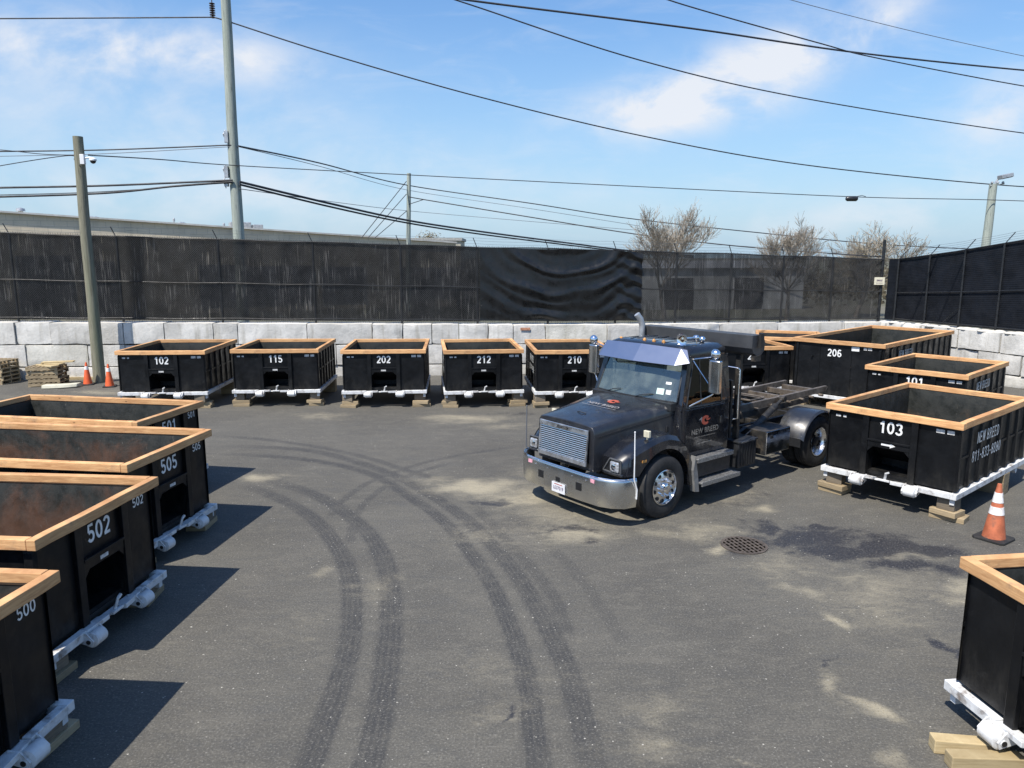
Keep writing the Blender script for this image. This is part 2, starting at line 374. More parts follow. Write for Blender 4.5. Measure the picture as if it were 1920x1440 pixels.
MT['pink'] = simple('faded_flag_sticker', (.62, .30, .36), .5, 0, .3, 22)
MT['green_st'] = simple('pale_windscreen_sticker', (.50, .62, .56), .5, 0, .2, 22)
MT['plate'] = simple('licence_plate', (.62, .63, .66), .5, 0, .1, 20)
MT['plateink'] = simple('plate_ink', (.10, .06, .12), .6)
MT['conc'] = None
MT['orange'] = simple('orange_cone_rubber', (.72, .115, .03), .55, 0, .12, 6, dirt=(.25, .10, .06), dirtamt=.5, dscale=6)
MT['orange_old'] = simple('scuffed_orange_cone_rubber', (.42, .12, .055), .65, 0, .25, 6, dirt=(.17, .09, .06), dirtamt=.95, dscale=5)
MT['band'] = simple('reflective_white_band', (.74, .72, .70), .4, 0, .08, 8, dirt=(.35, .28, .25), dirtamt=.6, dscale=9)
MT['fence_metal'] = simple('black_fence_steel', (.013, .014, .016), .45, 0, .3, 5)
MT['chain'] = simple('black_vinyl_wire', (.05, .052, .054), .45, 0, .5, 3, spec=.35)
MT['wire'] = simple('overhead_cable', (.025, .027, .033), .6, 0, .2, 1)
MT['wiregrey'] = simple('grey_overhead_wire', (.12, .13, .15), .6, .2, .2, 1)
MT['galv'] = simple('galvanised_steel', (.42, .43, .44), .42, .6, .2, 5)
MT['whiteplastic'] = simple('white_housing', (.70, .71, .72), .4, 0, .05, 5)
MT['darkglass'] = simple('dark_lens_glass', (.02, .02, .025), .08, 0, .1, 5)
MT['iron'] = simple('rusty_grate_iron', (.115, .095, .08), .7, .4, .3, 8, .3, dirt=(.05, .045, .04), dirtamt=.7, dscale=9)
MT['pit_shade'] = simple('drain_hole_dark', (.012, .011, .010), .9)
MT['foam'] = simple('offwhite_foam', (.50, .48, .38), .8, 0, .12, 5, .2)
MT['bark'] = simple('grey_brown_bark', (.17, .15, .125), .9, 0, .3, 3)
MT['bud'] = simple('tan_twig_buds', (.27, .235, .19), .9, 0, .35, 1.5)
MT['budgreen'] = simple('yellowish_twig_buds', (.30, .26, .16), .9, 0, .35, 1.5)
MT['rockyellow'] = simple('pale_sign_face', (.66, .62, .48), .5, 0, .1, 12)

def concrete():
    m, t = mat('precast_concrete'); v = coords(t); oi = t.n('ShaderNodeObjectInfo')
    w = t.n('ShaderNodeNewGeometry')
    n = t.noise(w.outputs['Position'], 1.3, 9, .62, .3); n2 = t.noise(w.outputs['Position'], 9, 8, .7); dr = t.noise(t.mapv(w.outputs['Position'], (3.0, 3.0, .35)), 1.6, 6, .6)
    c = t.mix(t.mr(n, .3, .7), (.46, .45, .42), (.66, .645, .605))
    c = t.mix(t.math('MULTIPLY', t.mr(n2, .5, .75), .35), c, (.24, .24, .235))
    c = t.mix(t.math('MULTIPLY', t.mr(dr, .50, .72), .5), c, (.27, .25, .20))
    c = t.mix(t.math('MULTIPLY', t.mr(oi.outputs['Random'], .80, .95), .3), c, (.38, .36, .27))
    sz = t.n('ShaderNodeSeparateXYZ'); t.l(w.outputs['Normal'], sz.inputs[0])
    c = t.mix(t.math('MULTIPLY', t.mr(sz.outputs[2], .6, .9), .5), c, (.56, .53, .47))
    hs = t.n('ShaderNodeHueSaturation'); t.l(c, hs.inputs['Color']); t.l(t.math('ADD', t.math('MULTIPLY', oi.outputs['Random'], .22), .88), hs.inputs['Value'])
    t.l(hs.outputs[0], t.p.inputs['Base Color']); t.p.inputs['Roughness'].default_value = .9
    t.l(t.bump(t.math('ADD', t.math('MULTIPLY', n2, .6), n), .5, .05), t.p.inputs['Normal']); return m
MT['conc'] = concrete()
def polewood(name, a, b, g):
    m, t = mat(name); v = coords(t)
    n = t.noise(t.mapv(v, (9, 9, .5)), 2.0, 8, .65, .2); n2 = t.noise(t.mapv(v, (5, 5, .25)), 1.0, 5)
    c = t.mix(t.mr(n, .3, .7), a, b); c = t.mix(t.math('MULTIPLY', t.mr(n2, .45, .7), .7), c, g)
    cr = t.noise(t.mapv(v, (22, 22, .8)), 2.0, 4, .5); c = t.mix(t.math('MULTIPLY', t.mr(cr, .63, .70), .8), c, tuple(x * .2 for x in a))
    t.l(c, t.p.inputs['Base Color']); t.p.inputs['Roughness'].default_value = .85; t.l(t.bump(n, .5, .02), t.p.inputs['Normal']); return m
MT['pole'] = polewood('weathered_pole_wood', (.13, .125, .085), (.24, .23, .17), (.15, .17, .105))
MT['polegrey'] = polewood('greenish_grey_pole_wood', (.22, .25, .22), (.36, .39, .34), (.25, .29, .24))

def glass():
    m, t = mat('tinted_windscreen_glass'); t.t.nodes.remove(t.p)
    tr = t.n('ShaderNodeBsdfTransparent'); tr.inputs[0].default_value = (.42, .50, .47, 1)
    gl = t.n('ShaderNodeBsdfGlossy'); gl.inputs['Roughness'].default_value = .04; gl.inputs[0].default_value = (.9, 1, .97, 1)
    df = t.n('ShaderNodeBsdfDiffuse'); df.inputs[0].default_value = (.22, .27, .26, 1)
    fr = t.n('ShaderNodeFresnel'); fr.inputs[0].default_value = 1.6
    mx = t.n('ShaderNodeMixShader'); t.l(t.math('ADD', t.math('MULTIPLY', fr.outputs[0], 1.0), .10, clamp=True), mx.inputs[0]); t.l(tr.outputs[0], mx.inputs[1]); t.l(gl.outputs[0], mx.inputs[2])
    v = coords(t); du = t.mr(t.noise(v, 2.5, 7, .6, .5), .3, .8, .10, .42)
    m2 = t.n('ShaderNodeMixShader'); t.l(du, m2.inputs[0]); t.l(mx.outputs[0], m2.inputs[1]); t.l(df.outputs[0], m2.inputs[2])
    t.l(m2.outputs[0], t.o.inputs[0]); return m
MT['glass'] = glass()
def sideglass():
    m, t = mat('dark_side_glass'); t.t.nodes.remove(t.p)
    tr = t.n('ShaderNodeBsdfTransparent'); tr.inputs[0].default_value = (.25, .28, .28, 1)
    gl = t.n('ShaderNodeBsdfGlossy'); gl.inputs['Roughness'].default_value = .03
    fr = t.n('ShaderNodeFresnel'); fr.inputs[0].default_value = 1.5
    mx = t.n('ShaderNodeMixShader'); t.l(fr.outputs[0], mx.inputs[0]); t.l(tr.outputs[0], mx.inputs[1]); t.l(gl.outputs[0], mx.inputs[2])
    t.l(mx.outputs[0], t.o.inputs[0]); return m
MT['sideglass'] = sideglass()
def screen(name, lo, hi, base, streak=True):
    m, t = mat(name); t.p.inputs['Base Color'].default_value = col(base); t.p.inputs['Roughness'].default_value = .5; t.p.inputs['Specular IOR Level'].default_value = .15
    v = coords(t); n = t.noise(t.mapv(v, (1.0, 1.0, .22)), .9, 7, .6, .3); n2 = t.noise(t.mapv(v, (16, 16, .35)), 1.0, 5, .65); n3 = t.noise(v, 1.2, 5)
    a = t.mr(n, .38, .68, lo, hi)
    st = t.math('MULTIPLY', t.mr(n2, .60, .70), t.mr(n3, .42, .60))
    a = t.math('SUBTRACT', a, t.math('MULTIPLY', st, .38), clamp=True)
    lp = t.n('ShaderNodeBsdfTransparent'); mx = t.n('ShaderNodeMixShader')
    t.l(a, mx.inputs[0]); t.l(lp.outputs[0], mx.inputs[1]); t.l(t.p.outputs[0], mx.inputs[2]); t.l(mx.outputs[0], t.o.inputs[0])
    c = t.mix(t.mr(t.noise(t.mapv(v, (1, 1, .3)), 2.0, 6), .3, .75), base, tuple(x * 1.8 for x in base)); dst = t.noise(t.mapv(v, (22, 22, .9), loc=(3, 1, 5)), 1.0, 4, .6); c = t.mix(t.math('MULTIPLY', t.math('MULTIPLY', t.mr(dst, .53, .64), t.mr(n3, .42, .60)), .6), c, (.20, .19, .18)); t.l(c, t.p.inputs['Base Color'])
    return m
MT['screen'] = screen('black_privacy_mesh', .945, .99, (.009, .0095, .0105))
MT['screen_thin'] = screen('thin_privacy_mesh', .80, .93, (.009, .0095, .0105))
MT['screen_solid'] = screen('solid_privacy_sheet', .95, 1.0, (.013, .015, .018))
MT['tarp'] = simple('black_plastic_sheeting', (.009, .0095, .010), .36, 0, .3, 2, spec=.45)

# ------------------------------------------------------------------ ground with tracks and stains
def polydist(P, line):
    best = np.full(len(P), 1e9, dtype=np.float32); lat = np.zeros(len(P), np.float32); prog = np.zeros(len(P), np.float32); tot = 0
    segs = [(np.array(line[i]), np.array(line[i + 1])) for i in range(len(line) - 1)]; Ls = [np.linalg.norm(b - a) for a, b in segs]; T = sum(Ls)
    for (a, b), L in zip(segs, Ls):
        d = (b - a) / L; r = P - a; s = np.clip(r @ d, 0, L); q = r - s[:, None] * d; dd = np.hypot(q[:, 0], q[:, 1])
        sg = r[:, 0] * (-d[1]) + r[:, 1] * d[0]; k = dd < best
        best[k] = dd[k]; lat[k] = sg[k]; prog[k] = (tot + s[k]) / T; tot += L
    return best, lat, prog
def smooth_line(pts, n=3):
    pts = [np.array(p, float) for p in pts]
    for _ in range(n):
        q = [pts[0]]
        for a, b in zip(pts[:-1], pts[1:]): q += [a * .75 + b * .25, a * .25 + b * .75]
        pts = q + [pts[-1]]
    return pts
def zl(pts): return smooth_line([px(380 + x / 2.1176, 760 + y / 2.1176)[:2] for x, y in pts], 2)
TRACKS = [
 (zl([(130, 305), (300, 365), (420, 430), (500, 510), (560, 600), (590, 700), (595, 800), (590, 900), (575, 1000), (540, 1120), (490, 1250), (440, 1380), (390, 1500), (330, 1640)]), .28, .85),
 (zl([(220, 285), (400, 335), (520, 390), (610, 460), (680, 530), (720, 610), (745, 700), (750, 800), (745, 900), (735, 1000), (720, 1120), (700, 1250), (670, 1380), (640, 1500), (600, 1640)]), .30, .85),
 (zl([(20, 190), (250, 200), (420, 215), (560, 240), (700, 280), (830, 370), (940, 440), (1030, 540), (1110, 650), (1170, 750), (1220, 870), (1260, 980), (1290, 1100), (1310, 1250), (1335, 1440), (1350, 1640)]), .24, .9),
 (zl([(20, 160), (250, 165), (450, 180), (600, 220), (760, 275), (830, 310), (930, 370), (1050, 450), (1150, 550), (1240, 660), (1310, 770), (1370, 880), (1420, 980), (1470, 1110), (1510, 1250), (1550, 1440), (1570, 1640)]), .27, .8),
 (zl([(20, 120), (200, 130), (400, 155), (560, 185), (700, 220), (820, 265), (980, 300)]), .20, .7),
 (zl([(1050, 380), (1150, 470), (1230, 560), (1310, 650), (1390, 750), (1430, 850), (1450, 950)]), .20, .6),
 (zl([(1190, 410), (1300, 490), (1400, 580), (1480, 660), (1580, 790), (1680, 960)]), .2, .4),
 (zl([(1280, 160), (1000, 200), (830, 240), (700, 285), (600, 340), (530, 400), (500, 460)]), .16, .6),
 (zl([(1000, 225), (850, 265), (740, 310), (660, 370), (610, 430), (590, 500), (580, 570)]), .16, .6)]
def ellipse_mask(P, x, y, rx, ry, ang=0):
    """soft ellipse, centre and radii given by a point of the photo on the ground"""
    c = np.array(px(x, y)[:2]); ex = np.array(px(x + rx, y - rx * math.tan(R(ang)))[:2]) - c; ey = np.array(px(x + ry * math.tan(R(0)), y - ry)[:2]) - c
    Mi = np.linalg.inv(np.array([ex, ey]).T); q = (P - c) @ Mi.T
    return np.exp(-(q ** 2).sum(1) * 1.1)
def ground():
    xs = np.concatenate([np.linspace(-24, -9, 40, endpoint=False), np.linspace(-9, 11, 420, endpoint=False), np.linspace(11, 22, 40)])
    ys = np.concatenate([np.linspace(-6, 3.2, 16, endpoint=False), np.linspace(3.2, 13, 240, endpoint=False), np.linspace(13, 26, 190, endpoint=False), np.linspace(26, 34, 16)])
    X, Y = np.meshgrid(xs, ys); P = np.stack([X.ravel(), Y.ravel()], 1)
    nx, ny = len(xs), len(ys); N = nx * ny
    # outer skirt so the sheet reaches the horizon
    verts = np.zeros((N + 8, 3), np.float32); verts[:N, :2] = P
    idx = np.arange(N).reshape(ny, nx)
    a = idx[:-1, :-1].ravel(); b = idx[:-1, 1:].ravel(); c = idx[1:, 1:].ravel(); d = idx[1:, :-1].ravel()
    F = np.stack([a, b, c, d], 1).tolist()
    me = bpy.data.meshes.new('yard_asphalt'); me.from_pydata(verts[:N].tolist(), [], F)
    tr = np.zeros(N, np.float32); la = np.zeros(N, np.float32)
    for line, w, s in TRACKS:
        d_, l_, pr_ = polydist(P, line)
        h = w / 2; k = s * np.clip((h * 1.15 - d_) / (h * .35), 0, 1) * np.clip(pr_ / .12, .15, 1) * np.clip((1 - pr_) / .06, 0, 1)
        q = k > tr; tr[q] = k[q]; la[q] = (l_ / h)[q]
    P0 = P; W = np.zeros((N, 2), np.float32)
    for i_, (x_, y_) in enumerate(P0.tolist()):
        if 3 < y_ < 27:
            q = mnoise.noise_vector(Vector((x_ * .9, y_ * .9, 0))); q2 = mnoise.noise_vector(Vector((x_ * 3.1, y_ * 3.1, 5))); W[i_, 0] = q.x * .55 + q2.x * .22; W[i_, 1] = q.y * .5 + q2.y * .20
    P = P0 + W; sand = np.zeros(N, np.float32); wet = np.zeros(N, np.float32)
    for e in [(478, 897, 55, 12, 0, .9), (880, 915, 95, 14, 0, .95), (800, 900, 60, 8, 0, .5), (1010, 935, 110, 20, 0, .75), (1080, 1000, 110, 22, 0, .7), (870, 785, 90, 8, 0, .7), (940, 800, 60, 6, 0, .5), (600, 780, 60, 5, 0, .5),
              (1530, 1160, 40, 12, -20, .8), (1475, 1110, 60, 14, -20, .5), (1640, 1345, 60, 16, -25, .95), (1560, 1290, 35, 30, 0, .6), (1590, 1400, 45, 26, 0, .65), (1700, 1040, 90, 12, 0, .6), (1790, 1110, 60, 18, -10, .7), (1600, 1090, 60, 8, 0, .5),
              (1345, 1030, 30, 12, 0, .8), (1440, 955, 30, 9, 0, .7), (630, 1070, 30, 14, 0, .5), (930, 1350, 80, 40, 0, .3), (1250, 1420, 60, 24, 0, .35), (1430, 1420, 40, 10, -20, .6), (960, 1260, 90, 40, 0, .22), (1840, 1060, 60, 20, 0, .5), (200, 735, 60, 6, 0, .6),
              (1350, 930, 80, 16, 0, .45), (1640, 1120, 160, 60, 0, .45), (1480, 1060, 120, 30, 0, .4), (1120, 960, 160, 30, 0, .5), (900, 1000, 90, 30, 0, .3), (1300, 1000, 90, 16, 0, .5), (1200, 1330, 120, 40, 0, .35), (700, 1090, 50, 20, 0, .35), (1240, 1400, 100, 26, 0, .5), (1000, 890, 60, 20, 0, .45), (560, 1180, 60, 30, 0, .2), (60, 745, 90, 6, 0, .35)]:
        sand = np.maximum(sand, e[5] * ellipse_mask(P, *e[:5]))
    for e in [(1500, 1010, 110, 20, 0, .95), (1640, 1030, 150, 20, 0, 1), (1740, 1030, 70, 18, 0, .9), (1700, 1065, 90, 18, -6, .8), (1400, 990, 30, 20, 0, .7), (1530, 990, 22, 8, 0, .9), (1780, 1200, 60, 12, -30, .7), (1810, 1215, 25, 12, 0, .9), (950, 940, 70, 10, 0, .7), (1080, 990, 90, 12, 0, .6),
              (945, 1355, 14, 16, 40, .8), (1570, 1255, 25, 22, 0, .55), (1420, 930, 60, 8, 0, .5), (960, 775, 60, 5, 0, .5), (1110, 1015, 40, 8, 0, .6), (1370, 940, 90, 18, 0, .35), (1395, 1022, 70, 26, 0, .55)]:
        wet = np.maximum(wet, e[5] * ellipse_mask(P, *e[:5]))
    at = me.attributes.new('marks', 'FLOAT_COLOR', 'POINT')
    data = np.ones((N, 4), np.float32); data[:, 0] = tr; data[:, 1] = la * .25 + .5; data[:, 2] = sand; data[:, 3] = wet
    at.data.foreach_set('color', data.ravel())
    o = bpy.data.objects.new('yard_asphalt', me); COL.objects.link(o)
    m, t = mat('asphalt'); v = coords(t)
    A = t.n('ShaderNodeAttribute', attribute_name='marks'); sp = t.n('ShaderNodeSeparateColor'); t.l(A.outputs['Color'], sp.inputs[0])
    big = t.noise(v, .35, 6, .6, .5); mid = t.noise(t.mapv(v, (1, 2.2, 1)), 1.6, 8, .65, .6); fine = t.noise(v, 42, 4, .7); fine2 = t.noise(v, 17, 7, .75)
    c = t.mix(t.mr(big, .3, .7), (.064, .060, .051), (.088, .083, .070))
    c = t.mix(t.math('MULTIPLY', t.mr(mid, .45, .75), .5), c, (.122, .113, .093))
    c = t.mix(t.math('MULTIPLY', t.mr(mid, .5, .25), .35), c, (.064, .065, .065))
    mot = t.noise(t.mapv(v, (1, 2.6, 1), rot=(0, 0, .25)), 4.5, 8, .72, 1.4); c = t.mix(t.math('MULTIPLY', t.mr(mot, .52, .72), .45), c, (.155, .145, .118)); c = t.mix(t.math('MULTIPLY', t.mr(mot, .47, .30), .5), c, (.046, .047, .047))
    # tyre marks with tread lines
    tn = t.noise(t.mapv(v, (1, 1, 1)), 3.5, 6, .6); ridges = t.math('SINE', t.math('ADD', t.math('MULTIPLY', sp.outputs[1], 52.0), t.math('MULTIPLY', tn, 7.0)))
    tm = t.math('MULTIPLY', sp.outputs[0], t.mr(tn, .28, .62, .60, 1.15)); tm = t.math('MULTIPLY', tm, t.mr(ridges, -.9, .4, .74, 1.0))
    c = t.mix(t.math('MULTIPLY', tm, .84, clamp=True), c, (.024, .0245, .026))
    # dust and sand
    sn = t.noise(t.mapv(v, (1, 1.8, 1), rot=(0, 0, .4)), 2.4, 9, .72, 1.2)
    sn2 = t.noise(t.mapv(v, (1, 2.0, 1)), 9, 7, .7, .8); sm = t.mr(t.math('ADD', t.math('MULTIPLY', sp.outputs[2], .62), t.math('ADD', t.math('MULTIPLY', sn, .62), t.math('MULTIPLY', sn2, .35))),   .50, 1.18)
    c = t.mix(t.math('MULTIPLY', sm, .85), c, (.34, .30, .21))
    # wet or oily patches
    wn = t.noise(v, 3.2, 9, .68, .8); wn2 = t.noise(t.mapv(v, (1, 2.2, 1)), 7, 8, .7, 1.0); wm = t.mr(t.math('ADD', t.math('MULTIPLY', A.outputs['Alpha'], .66), t.math('ADD', t.math('MULTIPLY', wn, .62), t.math('MULTIPLY', wn2, .42))), .68, .98)
    c = t.mix(t.math('MULTIPLY', wm, .90), c, (.017, .017, .021))
    # aggregate
    c = t.mix(t.math('MULTIPLY', t.mr(fine, .52, .70), .62), c, (.22, .21, .185)); c = t.mix(t.math('MULTIPLY', t.mr(fine, .48, .32), .6), c, (.035, .035, .034))
    c = t.mix(t.math('MULTIPLY', t.mr(fine2, .55, .75), .4), c, (.19, .185, .165))
    vd = t.vor(v, 9.0); c = t.mix(t.math('MULTIPLY', t.mr(vd, .10, .05), t.mr(t.noise(v, .9, 3), .40, .62)), c, (.40, .38, .33))
    crk = t.vor(t.mapv(v, (.16, .16, 1)), 1.0, 'DISTANCE_TO_EDGE'); 
    t.l(c, t.p.inputs['Base Color'])
    rr = t.math('SUBTRACT', t.mr(fine2, .3, .7, .72, .95), t.math('MULTIPLY', wm, .30)); t.l(rr, t.p.inputs['Roughness'])
    t.l(t.bump(t.math('ADD', t.math('MULTIPLY', fine, 1.0), t.math('MULTIPLY', fine2, .6)), .55, .012), t.p.inputs['Normal'])
    me.materials.append(m); tag(o, 'dark grey asphalt yard with curving tyre marks', kind='structure')
    # land beyond
    mb = MB(); L = 1500
    def quad(x0, x1, y0, y1): mb.add([(x0, y0, -.02), (x1, y0, -.02), (x1, y1, -.02), (x0, y1, -.02)], [(0, 1, 2, 3)])
    quad(-L, -24, -L, L); quad(22, L, -L, L); quad(-24, 22, 34, L); quad(-24, 22, -L, -6)
    gm, t = mat('rough_land'); v = coords(t)
    c = t.mix(t.mr(t.noise(v, .05, 8, .6), .35, .65), (.10, .105, .06), (.13, .12, .09)); c = t.mix(t.math('MULTIPLY', t.noise(v, .8, 6), .4), c, (.07, .07, .055))
    t.l(c, t.p.inputs['Base Color']); t.p.inputs['Roughness'].default_value = .95
    tag(mb.build('ground', gm, fix=False), 'rough land beyond the yard walls', kind='structure')
ground()

# ------------------------------------------------------------------ concrete block wall
WALL = [(-34.0, 25.4, 2.14), (-18.2, 26.1, 2.08), (-7.0, 26.75, 1.97), (2.0, 27.5, 1.86), (14.9, 29.4, 1.80)]
CORNER = Vector((14.9, 29.4, 1.8)); RDIR = (Vector((16.9, 24.55, 0)) - Vector((14.9, 29.4, 0))).normalized()
def wall_at_px(x):
    """(point on the back wall front line, top height) seen at photo column x"""
    for (a, b) in zip(WALL[:-1], WALL[1:]):
        for k in range(301):
            s = k / 300; p = Vector(a) * (1 - s) + Vector(b) * s
            c, sn = math.cos(PITCH), math.sin(PITCH); zc = p.y * c - (p.z - EYE) * sn
            if 960 + FPX * p.x / zc >= x: return p
    return Vector(WALL[-1])
def rough_block(parent, p, q, z0, z1, depth, seed, m):
    """block whose front face runs p->q; subdivided and roughened"""
    p = Vector((p.x, p.y, 0)); q = Vector((q.x, q.y, 0)); d = q - p; L = d.length; d.normalize(); nrm = Vector((-d.y, d.x, 0))
    nx = max(4, int(L / .22)); nz = 5; ny = 4; g = .05
    bm = bmesh.new(); bmesh.ops.create_cube(bm, size=1)
    bmesh.ops.subdivide_edges(bm, edges=bm.edges[:], cuts=5, use_grid_fill=True)
    rnd = random.Random(seed); off = Vector((rnd.random() * 50, seed * 3.1, 0)); inset = rnd.uniform(-.03, .05)
    for v in bm.verts:
        ex = 1 - abs(v.co.x) * 2; ey = 1 - abs(v.co.y) * 2; ez = 1 - abs(v.co.z) * 2
        edge = sum(1 for e in (ex, ey, ez) if e < .01)
        w = Vector(((v.co.x + .5) * L, (v.co.y + .5) * depth, z0 + (v.co.z + .5) * (z1 - z0)))
        nz_ = mnoise.noise_vector(w * 2.1 + off) * .022 + mnoise.noise_vector(w * 6 + off) * .014
        if edge >= 2:
            pull = .006 + .05 * max(0, mnoise.noise(w * 3.1 + off * 1.3) - .05)
            if ex < .01: w.x -= math.copysign(pull, v.co.x)
            if ey < .01: w.y -= math.copysign(pull, v.co.y)
            if ez < .01: w.z -= math.copysign(pull, v.co.z)
        w.x = min(max(w.x + nz_.x * .4, g * .3), L - g * .3); w.y += nz_.y * .8 + inset; w.z += nz_.z * .8
        if w.z < 0: w.z = -.02
        v.co = p + d * w.x + nrm * w.y + Vector((0, 0, w.z))
    for f in bm.faces: f.smooth = True
    for e in bm.edges:
        if e.calc_face_angle(0) > R(28): e.smooth = False
    me = bpy.data.meshes.new('block'); bm.to_mesh(me); bm.free(); me.materials.append(m)
    o = bpy.data.objects.new('block', me); COL.objects.link(o); o.parent = parent; return o
W1 = empty('concrete_block_wall', (0, 0, 0), label='pale grey wall of big precast concrete blocks running behind the row of containers', cat='wall')
J1 = [-900, -760, -620, -480, -340, -200, -60, 24, 90, 228, 304, 397, 443, 573, 697, 754, 809, 859, 914, 962, 1022, 1138, 1240, 1350, 1459, 1585, 1652]
J2 = [-900, -690, -550, -410, -270, -130, 40, 157, 228, 330, 450, 560, 627, 760, 880, 1000, 1120, 1260, 1400, 1530, 1652]
J3 = [-900, -700, -500, -300, -100, 100, 230, 400, 560, 720, 870, 1010, 1180, 1350, 1500, 1652]
sd_ = 0
for lvl, J in enumerate((J1, J2, J3)):
    for a, b in zip(J[:-1], J[1:]):
        pa, pb = wall_at_px(a), wall_at_px(b)
        if (pb - pa).length < .2: continue
        h = (pa.z + pb.z) / 2; c = h * .39; z1 = h - c * lvl; z0 = h - c * (lvl + 1) if lvl < 2 else -.02
        sd_ += 1; rough_block(W1, pa, pb, z0 + .018, z1 - .012, .85, sd_, MT['conc'])
W2 = empty('concrete_block_wall', (0, 0, 0), label='light concrete block wall with lumpy top under the solid black fence at right', cat='wall')
for lvl in range(3):
    s = -.25 - .8 * (lvl % 2) * 0; k = 0
    s = -.87
    while s < 15:
        L = (1.55 if not (k == 1 and lvl % 2) else .8) if k else .86
        a = CORNER + RDIR * (s + .02); b = CORNER + RDIR * (s + L - .02); h = 1.8; c = h * .39
        z1 = h - c * lvl; z0 = h - c * (lvl + 1) if lvl < 2 else -.02; sd_ += 1
        rough_block(W2, a + Vector((0, 0, 0)), b, z0 + .018, z1 - .012, .85, sd_, MT['conc']); s += L; k += 1
m_ = MB(); 
pw = wall_at_px(985); q = pd(985, 617, pw.y - .06)
m_.box((q.x, q.y + .045, q.z), (.36, .012, .10), rz=math.atan2(.75, 9)); m_.build('paint_mark', simple('faded_orange_mark', (.42, .20, .12), .8, 0, .3, 12), W1)
# lumps of cement on the right wall
for i in range(46):
    s = .3 + i * .3 + random.uniform(-.1, .1); p = CORNER + RDIR * s + Vector((-RDIR.y, RDIR.x, 0)) * random.uniform(.1, .35)
    mb = MB(); mb.sphere((p.x, p.y, 1.79), random.uniform(.10, .2), 10, 6, (1.3, 1, random.uniform(.3, .5))); mb.build('cement_lump', MT['conc'], W2, smooth=60)

# ------------------------------------------------------------------ fences
def fence_poly(x):  # top height of the back fence along world x
    return float(np.interp(x, [-24, -19, -13, -7, -1, 2, 9, 14.9], [5.3, 5.22, 5.04, 4.88, 4.70, 4.65, 4.45, 4.25]))
def wall_pt(x, off=.45):
    for a, b in zip(WALL[:-1], WALL[1:]):
        if x <= b[0] + 1e-6:
            s = (x - a[0]) / (b[0] - a[0]); return Vector((x, a[1] + (b[1] - a[1]) * s + off, a[2] + (b[2] - a[2]) * s))
    return Vector((x, WALL[-1][1] + off, WALL[-1][2]))
def x_at_px(xp, z=3.5):
    lo, hi = -34, 15.5
    for _ in range(40):
        mdd = (lo + hi) / 2; p = wall_pt(mdd); zc = p.y * math.cos(PITCH) - (z - EYE) * math.sin(PITCH)
        if 960 + FPX * p.x / zc < xp: lo = mdd
        else: hi = mdd
    return lo
BF = empty('chain_link_fence', (0, 0, 0), label='long black chain link fence with privacy mesh standing on the back block wall', cat='fence')
PX = [-760, -560, -365, -168, 27, 225, 413, 589, 752, 895, 1028, 1155, 1268, 1370, 1468, 1560, 1653]
PXW = [x_at_px(a) for a in PX]
for i, x in enumerate(PXW):
    p = wall_pt(x); zt = fence_poly(x); mb = MB(); r = .042 if i < len(PXW) - 1 else .06
    top = zt + (.0 if i < len(PXW) - 1 else .75)
    mb.tube([(p.x, p.y, p.z - .12), (p.x, p.y, top)], r, 10)
    if i < len(PXW) - 1: mb.tube([(p.x, p.y, top - .03), (p.x - .14, p.y - .06, top + .33)], .016, 6)
    mb.build('post', MT['fence_metal'], BF, smooth=50)
nseg = 150; xs_ = np.linspace(PXW[0], PXW[-1], nseg)
for nm, f in (('top_rail', lambda p, zt: zt - .01), ('middle_rail', lambda p, zt: p.z + (zt - p.z) * .475), ('bottom_rail', lambda p, zt: p.z + .13)):
    mb = MB(); pts = []
    for x in xs_: p = wall_pt(x); pts.append((p.x, p.y - .045, f(p, fence_poly(x)) + .012 * math.sin(x * 1.7)))
    mb.tube(pts, .024, 6); mb.build(nm, MT['fence_metal'], BF, smooth=60)
for k, (dx, dz) in enumerate(((-.05, .12), (-.10, .23), (-.14, .33))):
    mb = MB(); pts = []
    for a, b in zip(PXW[:-1], PXW[1:]):
        for s in np.linspace(0, 1, 6)[:-1]:
            x = a + (b - a) * s; p = wall_pt(x); pts.append((x + dx, p.y - .03 - .01 * k, fence_poly(x) + dz - .03 * math.sin(s * math.pi)))
    mb.tube(pts, .0045, 3); mb.build('barbed_wire', MT['wiregrey'], BF)
# chain link: real crossing wires, plus the twisted ends above the rail
def chain(parent, a, b, zf0, zf1, ptf, pitch=.075, r=.0032):
    mb = MB(); H = 3.2
    for sgn in (1, -1):
        s = a - 3.4
        while s < b + 3.4:
            # wire rises from bottom at x=s to top at x = s + sgn*h
            pts = []
            for k in range(9):
                x = s + sgn * k / 8 * 3.0
                if x < a or x > b: continue
                p = ptf(x); z0, z1 = zf0(x), zf1(x); pts.append((p.x, p.y, z0 + (z1 - z0) * k / 8))
            if len(pts) > 1: mb.tube(pts, r, 3, cap=False)
            s += pitch
    return mb.build('wire_netting', MT['chain'], parent, fix=False)
def off_pt(x): p = wall_pt(x); return Vector((p.x, p.y - .075, p.z))
chain(BF, PXW[0], PXW[-1], lambda x: wall_pt(x).z + .02, lambda x: fence_poly(x) + .03, off_pt)
mb = MB(); x = PXW[0]
while x < PXW[-1]:
    p = wall_pt(x); z = fence_poly(x)
    mb.beam((x, p.y - .06, z - .02), (x + random.uniform(-.03, .03), p.y - .06, z + random.uniform(.035, .075)), .007, .007)
    if random.random() < .7: mb.beam((x, p.y - .075, p.z + .1), (x + random.uniform(-.02, .02), p.y - .08, p.z - random.uniform(.0, .06)), .008, .008)
    x += .085
mb.build('twisted_wire_ends', MT['chain'], BF, fix=False)
